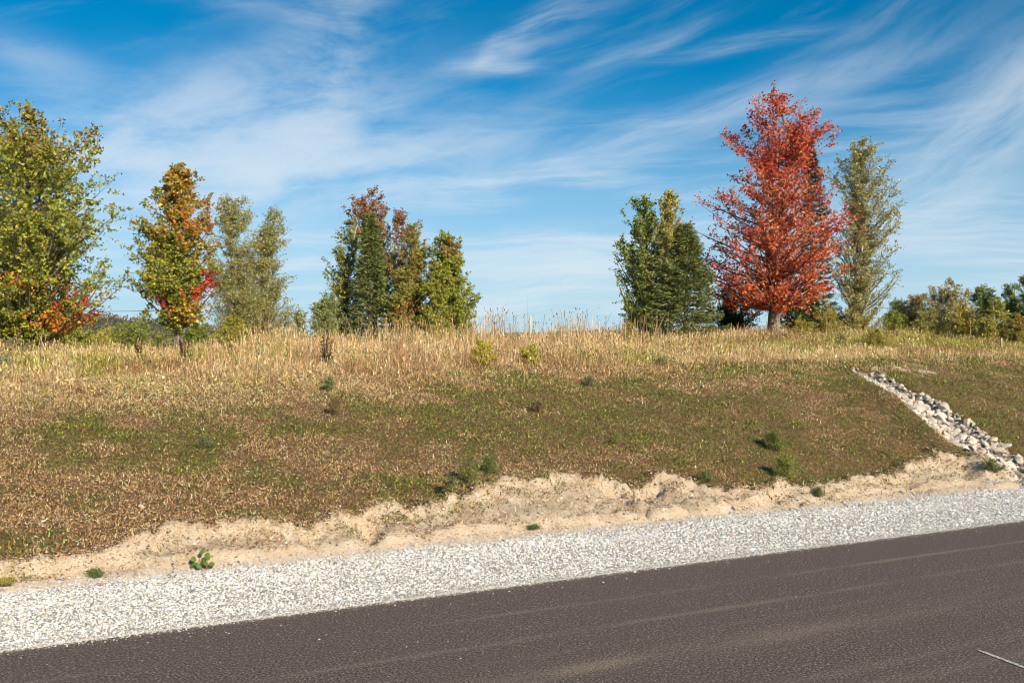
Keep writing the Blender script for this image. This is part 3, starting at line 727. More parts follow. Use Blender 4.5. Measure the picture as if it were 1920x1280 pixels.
def px_at(px, D): return (px - 960) / F * D
def tree(name, label, cat, px, D, outline, cfun, leaf, n_leaf, n_br=60, asc=0.8, trunk_r=0.12, clear=0.12, stems=1, spread=0.12, bark=None, mat=None,
         seed=1, curve=0.25, droop=0.0, group=None, twig=0.32, clump=0.55, depth=0.95, inner=0.45, up=0.35, aspect=0.75, gap=0.0, top_frac=0.93, base_py=None):
    """outline: rows (photo y, x left, x right) of the crown; the tree stands on the ground at column px, D metres away"""
    n_leaf = int(n_leaf * 3.4); leaf = leaf * 0.58; n_br = int(n_br * 1.5)
    r = np.random.default_rng(seed); sc_ = D / F
    bx = px_at(px, D); bz = float(zfine(np.array([bx]), np.array([D]))[0]) - 0.03
    hz = np.array([CAMH + (640 - o[0]) * sc_ - bz for o in outline]); wd = 1.09 if stems < 4 else 1.0; oL = np.array([(px - o[1]) * sc_ * wd for o in outline]); oR = np.array([(o[2] - px) * sc_ * wd for o in outline])
    o_ = np.argsort(hz); hz, oL, oR = hz[o_], oL[o_], oR[o_]; H = hz[-1]
    def mid(z): return (np.interp(z, hz, oR) - np.interp(z, hz, oL)) / 2
    def env(z, a):
        R_ = (np.interp(z, hz, oR) + np.interp(z, hz, oL)) / 2; return np.maximum(R_, 0.05)
    root = empty(name, (bx, D, bz), label, cat, group)
    paths, brs = [], []
    trunks = []
    for k in range(stems):
        a = r.uniform(0, 2 * np.pi); off = 0.0 if stems == 1 else spread * r.uniform(0.4, 1.0)
        zt = H * top_frac * (1.0 if k == 0 else r.uniform(0.7, 0.95)); zz = np.linspace(-0.05, zt, 9); f = np.clip(zz / zt, 0, 1)
        wob = np.cumsum(r.normal(0, 0.012 * H, (9, 2)), 0) * f[:, None]; wob[:2] = 0
        lx = mid(zz) * f ** 1.5 * (1.0 if k == 0 else 0.6) + math.cos(a) * off * (0.4 + 1.2 * f * (stems > 1)); ly = math.sin(a) * off * (0.4 + 1.2 * f * (stems > 1))
        T = np.stack([lx + wob[:, 0], ly + wob[:, 1], zz], 1); rad = trunk_r * (1.0 if k == 0 else 0.75) * (1 - 0.93 * f) + 0.006; rad[0] *= 1.45; rad[1] *= 1.05
        trunks.append((T, rad))
    zc = H * clear
    zs = np.linspace(max(zc, hz[0]), H * 0.985, 60); wts = env(zs, 0) + 0.12 * H * 0.12; wts = wts / wts.sum()
    per = max(1, n_leaf // n_br)
    LP, LC, LS = [], [], []
    for b in range(n_br):
        T, rad = trunks[b % stems]
        z1 = float(r.choice(zs, p=wts)) + r.uniform(-0.02, 0.02) * H; az_ = math.acos(float(np.clip(r.uniform(-1.06, 1.06), -1, 1))) * (1 if r.random() < 0.62 else -1) * -1
        Rr = float(env(z1, az_)) * ((r.uniform(0.84, 1.08) if r.random() > inner else r.uniform(0.30, 0.80)))
        mx_ = float(mid(z1))
        tip = np.array([mx_ + math.cos(az_) * Rr, math.sin(az_) * Rr * depth, z1])
        z0 = np.clip(z1 - Rr * asc * r.uniform(0.75, 1.25), max(0.06 * H, zc * 0.75), T[-1][2] * 0.98)
        st_ = np.array([np.interp(z0, T[:, 2], T[:, 0]), np.interp(z0, T[:, 2], T[:, 1]), z0])
        Lb = np.linalg.norm(tip - st_) + 1e-6
        ctl = st_ * 0.5 + tip * 0.5 + np.array([0, 0, -curve * Lb * 0.5 + droop * Lb]) + r.normal(0, 0.05 * Lb, 3)
        u = np.linspace(0, 1, 5)[:, None]; Bz = (1 - u) ** 2 * st_ + 2 * u * (1 - u) * ctl + u ** 2 * tip
        r0 = min(0.45 * float(np.interp(z0, T[:, 2], rad)), 0.028 * Lb + 0.004)
        paths.append((Bz, np.linspace(r0, 0.004, 5)))
        d = unit(tip - st_); nt = int(np.clip(5 + 7 * Lb, 6, 17))
        if r.random() < gap: continue
        for k in range(nt):
            uu = r.uniform(0.14, 1.0) ** 0.85 if k else 1.0
            p = (1 - uu) ** 2 * st_ + 2 * uu * (1 - uu) * ctl + uu ** 2 * tip
            tl = (twig * (1.25 - uu) * Lb * 0.6 + twig * 0.45) * r.uniform(0.6, 1.2)
            td = unit(d * 0.7 + r.normal(0, 0.75, 3) + np.array([0, 0, up - droop])); e = p + td * tl
            if k % 2 == 0: paths.append((np.stack([p, e]), np.array([0.006, 0.003])))
            m_ = max(2, int(per / nt * r.uniform(0.5, 1.5)))
            f = r.uniform(0.1, 1.1, m_)[:, None]
            LP.append(p + (e - p) * f + r.normal(0, leaf * clump * 1.15, (m_, 3)) * np.array([1.2, 1.2, 0.75]))
    LP = np.concatenate(LP); LP = LP[LP[:, 2] > 0.04]; n = len(LP)
    LS = leaf * np.exp(r.normal(0, 0.25, n))
    ppx = px + LP[:, 0] / sc_; ppy = 640 - (LP[:, 2] + bz - CAMH) / sc_
    jx = (fbm(LP[:, 0] * 2.5, LP[:, 2] * 2.5 + LP[:, 1], seed + 5, 3) - 0.5)
    C = np.clip(cfun(r, n, ppx, ppy, LP, jx) * (1.18 if mat is None else 1.0), 0, 0.8)
    V, Fc, Cc = leaf_tris(LP, LS * 1.10, C, r, 0.15, aspect)
    Vt, Ft = tubes(trunks, 9)
    obj('trunk', np_mesh('trunk', Vt, Ft, smooth=True), bark or M_BARK, root)
    Vb, Fb = tubes(paths, 3)
    obj('branches', np_mesh('branches', Vb, Fb, smooth=True), bark if bark is M_BIRCH and False else M_BARK, root)
    obj('crown', np_mesh('crown', V, Fc, Cc), mat or M_LEAF, root)
    return root

def mixc(spots, base, bw, var=0.27):
    """leaf colours: a base palette with differently coloured parts of the crown (photo x, y, radius, colours)"""
    def f(r, n, ppx, ppy, LP, j):
        C = pal(base, n, bw, var, r)
        for (sx, sy, rx, ry, cs, st_) in spots:
            d = np.sqrt(((ppx - sx) / rx) ** 2 + ((ppy - sy) / ry) ** 2) + j * 1.6 + r.normal(0, 0.12, n)
            k = (d < 1) & (r.random(n) < st_); C = np.where(k[:, None], pal(cs, n, None, var, r), C)
        return np.clip(C, 0.005, 0.75)
    return f
ORANGE, REDO, RED, CRIM, YEL = (0.68, 0.25, 0.035), (0.66, 0.14, 0.03), (0.60, 0.065, 0.035), (0.52, 0.03, 0.05), (0.55, 0.40, 0.05)
LG, MG, OLV, BRN = (0.32, 0.33, 0.045), (0.20, 0.235, 0.035), (0.36, 0.30, 0.07), (0.32, 0.17, 0.06)
GREY = (0.42, 0.41, 0.19)

tree('maple_tree', 'large yellow-green maple with a few orange lower branches at the left edge', 'tree', 65, 26,
     [(203, 30, 60), (228, 0, 145), (275, -60, 180), (370, -110, 205), (460, -130, 222), (530, -130, 205), (590, -120, 150), (625, -60, 120)],
     mixc([(80, 240, 110, 60, [(0.33, 0.24, 0.05), BRN, OLV], 0.55), (95, 530, 18, 18, [ORANGE, REDO], 0.5), (118, 603, 30, 20, [ORANGE, YEL, REDO], 0.9), (150, 570, 14, 30, [RED, CRIM], .7)], [LG, MG, OLV, (0.30, 0.28, 0.04)], [40, 30, 18, 12]),
     0.115, 19000, 150, 0.75, 0.17, 0.07, seed=3, stems=2, spread=0.10, twig=0.42)
tree('maple_tree', 'mid-sized maple turning orange at the top with crimson sprays low on its right side', 'tree', 336, 28,
     [(305, 328, 344), (345, 300, 375), (400, 270, 395), (470, 250, 405), (530, 252, 408), (570, 262, 400), (598, 292, 376)],
     mixc([(352, 360, 55, 75, [ORANGE, (0.50, 0.24, 0.05), BRN], 0.55), (300, 430, 36, 45, [ORANGE, YEL, OLV], 0.5), (385, 430, 30, 50, [ORANGE, REDO], 0.35), (398, 528, 13, 20, [CRIM, RED], 0.9), (378, 552, 12, 16, [RED, REDO], 0.8), (320, 570, 14, 12, [RED, CRIM], 0.9), (262, 556, 12, 22, [RED, BRN], 0.8), (370, 590, 35, 22, [YEL, ORANGE, OLV], 0.8), (330, 500, 60, 40, [YEL, LG], 0.3)], [LG, MG, OLV, DGREEN], [36, 34, 20, 10]),
     0.105, 12500, 105, 0.8, 0.12, 0.19, seed=5, twig=0.34)
birchc = mixc([], [GREY, OLV, (0.20, 0.21, 0.06), (0.34, 0.31, 0.12)], [30, 26, 30, 14])
tree('birch_tree', 'slender grey-green birch with the taller top beside the orange maple', 'tree', 445, 29,
     [(355, 434, 448), (395, 412, 466), (460, 402, 480), (530, 398, 498), (590, 398, 508), (628, 410, 500)], birchc, 0.060, 13000, 95, 0.9, 0.055, 0.10, stems=2, spread=0.12, bark=M_BIRCH, seed=7, twig=0.42, clump=1.1)
tree('birch_tree', 'thinner grey-green birch with the lower top, right one of the left pair', 'tree', 500, 29.6,
     [(388, 504, 516), (425, 484, 528), (480, 466, 532), (540, 456, 538), (590, 448, 546), (628, 452, 545)], birchc, 0.060, 10500, 85, 0.9, 0.05, 0.10, stems=2, spread=0.12, bark=M_BIRCH, seed=8, twig=0.42, clump=1.1)
# centre group
tree('poplar_tree', 'grey-green poplar on the left flank of the central clump', 'tree', 645, 30,
     [(402, 642, 664), (450, 625, 684), (500, 608, 692), (560, 614, 700), (628, 618, 695)], mixc([(640, 545, 18, 14, [YEL, OLV], .8)], [GREY, (0.19, 0.21, 0.06), OLV, MG], [32, 30, 18, 20]), 0.068, 8200, 75, 1.0, 0.06, 0.1, bark=M_BIRCH, seed=9)
tree('maple_tree', 'maple with rusty red top rising behind the central spruce', 'tree', 703, 31.5,
     [(360, 695, 722), (375, 660, 730), (420, 650, 742), (470, 655, 755), (560, 665, 750)], mixc([(690, 510, 70, 80, [MG, OLV], 0.7)], [(0.34, 0.12, 0.06), (0.30, 0.16, 0.07), BRN, (0.30, 0.24, 0.08)], [30, 25, 25, 20]), 0.09, 6000, 70, 1.0, 0.09, 0.2, seed=10, gap=0.1)
def needles(g1): return mixc([], g1, None, 0.22)
def spruce(label, px, D, ytop, ybot, hwL, hwR, seed, cs, n=15000, name='spruce_tree'):
    r = np.random.default_rng(seed); sc_ = D / F; bx = px_at(px, D); bz = float(zfine(np.array([bx]), np.array([D]))[0]) - 0.03
    H = CAMH + (640 - ytop) * sc_ - bz; root = empty(name, (bx, D, bz), label, 'tree'); paths, P, Dv, Nn = [], [], [], []
    zz = np.linspace(-0.05, H, 8); T = np.stack([np.cumsum(r.normal(0, 0.006 * H, 8)) * (zz > 0.1), 0 * zz, zz], 1); trunk = (T, 0.02 * H * (1 - zz / H * 0.95) + 0.006)
    zl = 0.005 * H
    while zl < 0.985 * H:
        f = 1 - zl / H; nb = int(r.integers(6, 9)) if f > 0.08 else 4; a0 = r.uniform(0, 6.28)
        for b in range(nb):
            a = a0 + b * 6.283 / nb + r.normal(0, 0.18); half = (hwR if math.cos(a) > 0 else hwL) * sc_
            L = max(0.10, half * (0.04 + 0.98 * f ** 0.9) * r.uniform(0.62, 1.15)); st_ = np.array([np.interp(zl, zz, T[:, 0]), 0, zl])
            rise = 0.55 * (1 - f) ** 2 - 0.10 - 0.22 * f; u = np.linspace(0, 1, 5)[:, None]
            out_ = np.array([math.cos(a), math.sin(a), 0.0]); Bz = st_ + out_ * L * u + np.array([0, 0, 1.0]) * L * (rise * u + 0.24 * u ** 2.5)
            paths.append((Bz, np.linspace(0.006 + 0.008 * L, 0.003, 5))); side = np.array([-out_[1], out_[0], 0.0])
            m_ = int(32 + 120 * L); uu = r.uniform(0.08, 1.04, m_) ** 0.8; w = r.uniform(-1, 1, m_) * (0.42 * L * (1.04 - uu) + 0.05)
            q_ = np.stack([np.interp(uu, u[:, 0], Bz[:, k]) for k in range(3)], 1) + side * w[:, None] + out_ * (np.abs(w) * 0.55)[:, None]
            q_[:, 2] += r.normal(-0.015, 0.022, m_) - 0.10 * np.abs(w); P.append(q_)
            Dv.append(unit(out_ * 0.8 + side * np.sign(w)[:, None] * r.uniform(0.2, 1.1, (m_, 1)) + r.normal(0, 0.35, (m_, 3)) + np.array([0, 0, -0.05])))
        zl += (0.015 + 0.024 * f) * H * r.uniform(0.8, 1.2)
    P = np.concatenate(P); Dv = np.concatenate(Dv); m_ = len(P); ln = r.uniform(0.06, 0.13, m_)[:, None]; sd_ = unit(np.cross(Dv, r.normal(size=(m_, 3)))) * r.uniform(0.009, 0.017, m_)[:, None]
    V = np.stack([P - sd_, P + sd_, P + Dv * ln], 1).reshape(-1, 3); C = np.repeat(pal(cs, m_, None, 0.25, r), 3, 0)
    Vt, Ft = tubes([trunk], 9); obj('trunk', np_mesh('trunk', Vt, Ft, smooth=True), M_BARK, root)
    Vb, Fb = tubes(paths, 3); obj('branches', np_mesh('branches', Vb, Fb, smooth=True), M_BARK, root)
    obj('crown', np_mesh('crown', V, np.arange(3 * m_).reshape(-1, 3), C), M_NEEDLE, root); return root
SPR = [(0.13, 0.165, 0.045), (0.085, 0.12, 0.038), (0.20, 0.225, 0.06), (0.27, 0.27, 0.08)]
spruce('dark spruce in the middle of the central clump', 692, 28.6, 398, 622, 58, 62, 12, SPR, 17000)
tree('maple_tree', 'sparse pinkish red maple in the gap right of the central spruce', 'tree', 748, 30.5,
     [(392, 742, 752), (430, 728, 785), (480, 722, 800), (540, 725, 800), (600, 730, 790)], mixc([(760, 590, 60, 60, [OLV, MG], 0.6)], [(0.36, 0.15, 0.09), BRN, (0.40, 0.05, 0.06), OLV], [30, 30, 20, 20]), 0.075, 3600, 60, 1.0, 0.06, 0.15, seed=13, gap=0.15)
tree('birch_tree', 'olive birch with rounded top in the right half of the central clump', 'tree', 785, 29.8,
     [(413, 765, 790), (450, 742, 808), (500, 732, 822), (560, 725, 830), (625, 728, 828)], mixc([(795, 575, 32, 22, [REDO, ORANGE, OLV], 0.55)], [OLV, (0.22, 0.21, 0.06), LG, BRN], [36, 30, 18, 16]), 0.064, 11500, 90, 1.1, 0.06, 0.1, bark=M_BIRCH, seed=14)
tree('maple_tree', 'bright green bushy maple at the right end of the central clump', 'tree', 850, 29,
     [(440, 828, 846), (470, 815, 872), (520, 805, 880), (570, 802, 888), (628, 808, 888)], mixc([(842, 462, 25, 25, [BRN, OLV, (0.3, 0.2, 0.1)], 0.75)], [LG, MG, (0.27, 0.30, 0.04), OLV], [36, 30, 24, 10]), 0.085, 9500, 95, 1.0, 0.08, 0.05, seed=15)
tree('shrub', 'olive and rust coloured shrub at the foot of the central spruce, right side', 'shrub', 752, 28.4, [(505, 742, 762), (545, 722, 785), (590, 716, 795), (628, 722, 790)], mixc([(770, 590, 30, 22, [REDO, BRN, OLV], 0.5)], [OLV, MG, (0.26, 0.22, 0.06)], None), 0.07, 5200, 60, 1.0, 0.03, 0.04, stems=3, seed=116)
tree('shrub', 'green shrub closing the gap before the bright green maple', 'shrub', 818, 28.3, [(490, 808, 826), (535, 792, 842), (590, 785, 850), (628, 790, 848)], mixc([], [MG, LG, OLV], None), 0.07, 4800, 55, 1.0, 0.03, 0.04, stems=3, seed=117)
tree('sapling', 'small pale green sapling left of the central clump', 'tree', 614, 28, [(545, 606, 616), (575, 588, 638), (610, 584, 645), (632, 592, 640)], mixc([], [(0.22, 0.26, 0.07), GREY, MG], None), 0.062, 3200, 50, 1.2, 0.03, 0.05, stems=3, seed=16)
tree('sapling', 'tiny pale sapling standing in the gap right of the left birches', 'tree', 562, 28, [(575, 558, 566), (605, 550, 574), (632, 548, 576)], mixc([], [(0.22, 0.26, 0.07), GREY, OLV], None), 0.055, 900, 24, 1.3, 0.02, 0.05, stems=3, seed=17)
# right group
tree('maple_tree', 'dark green maple with upswept branches on the left of the red maple group', 'tree', 1205, 27.8,
     [(358, 1195, 1208), (400, 1170, 1240), (460, 1150, 1262), (520, 1150, 1268), (580, 1168, 1262), (622, 1180, 1250)], mixc([], [(0.21, 0.26, 0.05), (0.14, 0.19, 0.04), (0.33, 0.33, 0.08)], [40, 26, 34]), 0.085, 7800, 80, 1.3, 0.10, 0.08, seed=18, gap=0.08)
tree('poplar_tree', 'olive yellow poplar with pale stem between dark maple and spruce', 'tree', 1258, 27.4,
     [(360, 1250, 1266), (400, 1228, 1285), (460, 1218, 1300), (520, 1215, 1300), (570, 1222, 1290)], mixc([], [(0.46, 0.39, 0.11), (0.44, 0.36, 0.10), (0.32, 0.29, 0.09), GREY], [34, 28, 20, 18]), 0.064, 9500, 80, 1.2, 0.05, 0.2, bark=M_BIRCH, seed=19)
spruce('broad dark spruce to the left of the red maple', 1284, 27.0, 418, 622, 96, 84, 20, SPR, 16500)
spruce('tall narrow spruce half hidden behind the red maple', 1520, 32.5, 262, 615, 52, 62, 21, [(0.04, 0.065, 0.024), (0.03, 0.05, 0.02), (0.07, 0.095, 0.03)], 16000)
redc = mixc([(1450, 560, 190, 110, [(0.64, 0.15, 0.045), (0.60, 0.20, 0.07), (0.62, 0.11, 0.04)], 0.7), (1330, 460, 70, 100, [RED, (0.62, 0.13, 0.07)], 0.5), (1440, 400, 90, 80, [(0.56, 0.19, 0.10), (0.48, 0.2, 0.1)], 0.5)],
            [(0.60, 0.075, 0.045), (0.58, 0.12, 0.06), (0.52, 0.045, 0.045), (0.54, 0.17, 0.07), (0.44, 0.17, 0.065)], [26, 28, 8, 22, 16])
tree('maple_tree', 'tall flame-red maple, the brightest tree on the ridge', 'tree', 1453, 27.8,
     [(163, 1428, 1450), (185, 1405, 1475), (225, 1372, 1540), (255, 1372, 1552), (300, 1378, 1545), (335, 1372, 1545), (350, 1335, 1560), (380, 1305, 1580), (440, 1318, 1582), (500, 1304, 1572), (535, 1325, 1556), (566, 1375, 1530)],
     redc, 0.108, 11000, 140, 0.45, 0.14, 0.13, seed=22, stems=2, spread=0.10, gap=0.14, twig=0.30, inner=0.30, clump=0.8)
tree('birch_tree', 'airy grey-green birch on the right side of the red maple', 'tree', 1605, 29.5,
     [(262, 1600, 1622), (300, 1570, 1665), (360, 1560, 1676), (440, 1550, 1680), (520, 1545, 1672), (570, 1530, 1650), (612, 1520, 1625)], mixc([], [GREY, OLV, (0.32, 0.30, 0.14), (0.20, 0.20, 0.06)], [34, 28, 22, 16]), 0.066, 13500, 120, 1.1, 0.08, 0.08, stems=2, spread=0.15, bark=M_BIRCH, seed=23, clump=0.8)
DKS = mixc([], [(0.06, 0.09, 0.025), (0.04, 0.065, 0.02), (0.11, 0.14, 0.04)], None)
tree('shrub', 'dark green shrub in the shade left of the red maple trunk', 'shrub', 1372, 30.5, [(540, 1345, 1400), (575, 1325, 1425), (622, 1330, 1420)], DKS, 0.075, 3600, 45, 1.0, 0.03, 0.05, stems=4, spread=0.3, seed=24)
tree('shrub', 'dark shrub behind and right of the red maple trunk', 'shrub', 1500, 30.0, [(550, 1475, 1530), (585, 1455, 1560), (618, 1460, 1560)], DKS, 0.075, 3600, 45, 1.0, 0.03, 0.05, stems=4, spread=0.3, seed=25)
# far right edge of the field
def far(name, label, px, D, rows, cs, leaf, n, seed, **kw): return tree(name, label, kw.pop('cat', 'tree'), px, D, rows, mixc([], cs, None), leaf, n, 60, kw.pop('asc', 1.0), 0.08, kw.pop('clear', 0.05), seed=seed, **kw)
PINE = [(0.20, 0.26, 0.065), (0.14, 0.19, 0.055), (0.29, 0.32, 0.09)]
far('pine_tree', 'small dark pine at the left end of the far right trees', 1688, 47, [(558, 1682, 1692), (580, 1662, 1712), (612, 1665, 1710)], PINE, 0.12, 3200, 31, mat=M_NEEDLE, aspect=0.35)
far('birch_tree', 'buff rounded birch second from left among the far right trees', 1718, 46, [(553, 1708, 1728), (575, 1690, 1742), (610, 1695, 1740)], [(0.36, 0.26, 0.12), OLV, BRN], 0.09, 2600, 32, bark=M_BIRCH)
far('shrub', 'round yellow-green shrub below the far right pines', 1678, 44, [(583, 1666, 1688), (600, 1656, 1698), (618, 1660, 1696)], [LG, MG], 0.09, 1600, 33, cat='shrub', stems=3)
far('birch_tree', 'tall pale brown birch with white stems among the far right trees', 1772, 44, [(522, 1760, 1784), (545, 1736, 1806), (580, 1732, 1822), (620, 1736, 1826)], [(0.36, 0.30, 0.18), OLV, (0.30, 0.22, 0.10), GREY], 0.08, 7800, 34, bark=M_BIRCH, stems=3, spread=0.25, gap=0.1)
far('birch_tree', 'yellow-olive birch thicket in front of the pale brown birch', 1806, 42, [(565, 1796, 1812), (590, 1782, 1828), (640, 1780, 1832)], [OLV, YEL, (0.32, 0.28, 0.07)], 0.08, 3800, 35, bark=M_BIRCH, stems=3, spread=0.3)
far('pine_tree', 'dark pine with rounded head third from the right edge', 1842, 45, [(536, 1836, 1850), (555, 1820, 1864), (600, 1822, 1866), (640, 1826, 1864)], PINE, 0.12, 5200, 36, mat=M_NEEDLE, aspect=0.35)
far('birch_tree', 'slim yellow-olive birch in front of the two right pines', 1868, 41, [(556, 1862, 1874), (590, 1850, 1886), (650, 1846, 1890)], [OLV, (0.36, 0.32, 0.08), LG], 0.08, 4200, 37, bark=M_BIRCH, stems=2)
far('pine_tree', 'dark pine second from the right edge', 1897, 44, [(533, 1890, 1904), (560, 1874, 1915), (620, 1874, 1918), (645, 1880, 1914)], PINE, 0.12, 5000, 38, mat=M_NEEDLE, aspect=0.35)
far('pine_tree', 'tallest dark pine cut by the right edge', 1925, 43, [(520, 1920, 1932), (550, 1906, 1948), (650, 1900, 1955)], PINE, 0.12, 5200, 39, mat=M_NEEDLE, aspect=0.35)
far('shrub', 'olive bush at the right edge below the pines', 1906, 40, [(592, 1898, 1914), (620, 1888, 1930), (655, 1886, 1935)], [OLV, LG, BRN], 0.08, 2600, 40, cat='shrub', stems=3)
far('shrub', 'tan and green thicket below the buff birch at far right', 1738, 43, [(580, 1722, 1752), (600, 1705, 1770), (630, 1700, 1775)], [OLV, MG, (0.40, 0.30, 0.12)], 0.08, 3000, 41, cat='shrub', stems=3)
far('shrub', 'yellow-olive thicket between the two right pines', 1848, 40.5, [(590, 1838, 1858), (615, 1826, 1872), (652, 1822, 1876)], [OLV, (0.40, 0.34, 0.09), LG], 0.08, 2800, 42, cat='shrub', stems=3)
# bushes beyond the left field
for k, (bx, yt, hw_, D, cs, lab) in enumerate((
        (150, 612, 42, 74, [LG, MG, OLV], 'round green bush in the far row, nearest the big left maple'),
        (200, 616, 36, 78, [OLV, LG, YEL], 'yellowish bush in the far row left of the round dark one'),
        (262, 600, 58, 72, [MG, LG, (0.16, 0.17, 0.05)], 'largest dark green bush in the far row left of the orange maple trunk'),
        (372, 606, 34, 76, [MG, (0.10, 0.14, 0.03), LG], 'dark green bush in the far row right of the orange maple trunk'),
        (418, 612, 34, 70, [OLV, LG], 'olive bush in the far row below the left birches'))):
    tree('shrub', lab, 'shrub', bx, D, [(yt, bx - hw_ * .3, bx + hw_ * .3), (yt + 12, bx - hw_ * .85, bx + hw_ * .85), (yt + 28, bx - hw_, bx + hw_), (yt + 48, bx - hw_ * .95, bx + hw_ * .95), (yt + 75, bx - hw_ * .8, bx + hw_ * .8)],
         mixc([], cs, None), 0.16, 5200, 70, 0.8, 0.07, 0.03, stems=4, spread=0.6, seed=50 + k, inner=0.3)
# shrubs and tall weeds on the field edge
def small(name, lab, cat, px, py, hpx, wpx, cs, leaf, n, seed, D=None, **kw):
    if D is None: _, D = hit(px, py)
    ybase = 640 - (float(zfine(np.array([px_at(px, D)]), np.array([D]))[0]) - CAMH) * F / D
    rows = [(ybase - hpx, px - wpx * .25, px + wpx * .25), (ybase - hpx * .7, px - wpx * .45, px + wpx * .45), (ybase - hpx * .35, px - wpx * .5, px + wpx * .5), (ybase - 2, px - wpx * .3, px + wpx * .3)]
    sc_ = D / F
    return tree(name, lab, cat, px, D, rows, mixc([], cs, None), leaf, n, kw.pop('n_br', 26), 1.1, max(0.004, 0.02 * hpx * sc_), 0.03, stems=kw.pop('stems', 4), spread=0.08 * wpx * sc_, bark=M_STEM, seed=seed, twig=0.3 * hpx * sc_, **kw)
small('shrub', 'yellow-green bush with dark shaded foot in the dry grass below the birches', 'shrub', 442, 650, 72, 66, [OLV, LG, (0.40, 0.32, 0.06)], 0.045, 3200, 60, D=21.5)
small('goldenrod', 'bright yellow-green goldenrod patch in straw grass right of the central clump', 'plant', 905, 680, 50, 44, [YEL, (0.46, 0.44, 0.05), (0.52, 0.46, 0.04)], 0.03, 2200, 61, D=15.2)
small('goldenrod', 'yellow-green goldenrod in straw grass under the thin post', 'plant', 992, 682, 46, 46, [YEL, (0.46, 0.42, 0.06), LG], 0.03, 2200, 62, D=15.6)
small('goldenrod', 'olive gold bush at the foot of the central clump', 'plant', 815, 640, 60, 50, [OLV, (0.44, 0.34, 0.06), YEL], 0.035, 2000, 63, D=22)
small('goldenrod', 'golden weed clump at the foot of the dark green maple', 'plant', 1180, 630, 50, 42, [(0.46, 0.34, 0.06), OLV, YEL], 0.035, 1600, 64, D=24)
for k, (bx, D, hp, wp, lab) in enumerate(((1555, 27.0, 52, 80, 'golden green weed mound at the foot of the airy birch'), (1620, 29, 52, 90, 'olive weed mound under the right side of the airy birch'),
                                          (1700, 31, 44, 90, 'olive weed mound in front of the small far pine'), (1640, 22, 36, 50, 'yellow-green weeds above the upper end of the rock drain'), (1500, 25.0, 38, 70, 'low golden weeds before the red maple trunk'))):
    small('goldenrod', lab, 'plant', bx, 0, hp, wp, [OLV, (0.36, 0.29, 0.05), LG, YEL], 0.035, 2400, 70 + k, D=D)
small('weed', 'blue-green weed among golden weeds above the rock drain', 'plant', 1578, 0, 26, 16, [(0.13, 0.19, 0.11), (0.17, 0.22, 0.13)], 0.035, 420, 76, D=22)
small('aster', 'pale flowering aster clump in dry grass right of the orange maple', 'plant', 470, 0, 22, 34, [(0.55, 0.52, 0.42), (0.26, 0.27, 0.10), (0.2, 0.22, 0.08)], 0.025, 420, 77, D=18)
small('aster', 'pale flowering aster at the left edge of the meadow', 'plant', 8, 0, 34, 34, [(0.55, 0.52, 0.42), (0.26, 0.27, 0.10), GREY], 0.025, 520, 78, D=13.5)
small('aster', 'greyish bushy aster under the big left maple', 'plant', 30, 0, 48, 60, [(0.30, 0.26, 0.16), (0.22, 0.19, 0.10), OLV], 0.03, 1500, 79, D=19)
# green weeds on the bank itself
for k, (bx, by, hp, wp, cs, lab) in enumerate((
        (882, 912, 58, 44, [MG, (0.17, 0.19, 0.05), OLV], 'largest leafy green weed on the bank, just above the bare sand'),
        (918, 890, 34, 26, [(0.12, 0.16, 0.04), (0.17, 0.20, 0.05)], 'small dark green weed right beside the largest bank weed'),
        (1474, 895, 46, 40, [MG, LG], 'feathery green weed above the sand, lower of the right bank pair'),
        (1450, 838, 34, 50, [MG, (0.10, 0.14, 0.03)], 'wide green weed on the bank above the feathery one'),
        (617, 738, 26, 18, [(0.13, 0.19, 0.09), MG], 'bluish green weed with dark shadow high on the bank left of centre'),
        (628, 782, 30, 22, [(0.12, 0.13, 0.04), BRN], 'brownish green weed with black shadow below the bluish one'),
        (845, 935, 24, 32, [(0.10, 0.14, 0.03), OLV], 'low olive weed at the sand edge left of the largest weed'),
        (1010, 770, 22, 34, [(0.09, 0.12, 0.03), BRN], 'dark weed on the upper bank below the goldenrod'),
        (1105, 722, 20, 34, [(0.09, 0.12, 0.03), MG], 'dark green weed at the top of the bank in the middle'),
        (1155, 835, 18, 26, [MG, LG], 'small green weed in the middle of the bank'),
        (1320, 905, 24, 40, [MG, (0.12, 0.14, 0.03)], 'green weed hanging over the sand right of centre'),
        (1535, 932, 16, 18, [(0.07, 0.13, 0.03), MG], 'tiny dark green weed rooted in the bare sand on the right'),
        (1858, 893, 26, 44, [(0.06, 0.10, 0.02), (0.10, 0.15, 0.03), LG], 'dark green tuft at the foot of the rock drain'),
        (385, 838, 20, 40, [MG, DGREEN], 'dull green weed in the middle of the left bank'),
        (1000, 992, 9, 22, [(0.10, 0.16, 0.03)], 'flat green weed at the gravel edge in the middle'),
        (178, 1080, 14, 12, [(0.12, 0.18, 0.03)], 'tiny green sprout in the sand near the left edge'),
        (12, 1098, 12, 26, [LG, YEL], 'yellow-green moss-like weed at the lower left sand corner'),
        (1095, 680, 24, 36, [MG, LG], 'green weed among straw grass at the crest right of centre'),
        (1240, 690, 22, 50, [MG, OLV], 'green weed patch on the crest before the dark maple'))):
    small('weed', lab, 'plant', bx, by, hp, wp, cs, 0.026 if hp > 20 else 0.018, 1000 if hp > 30 else 520, 90 + k, n_br=30, stems=7, aspect=0.38, clump=1.2)
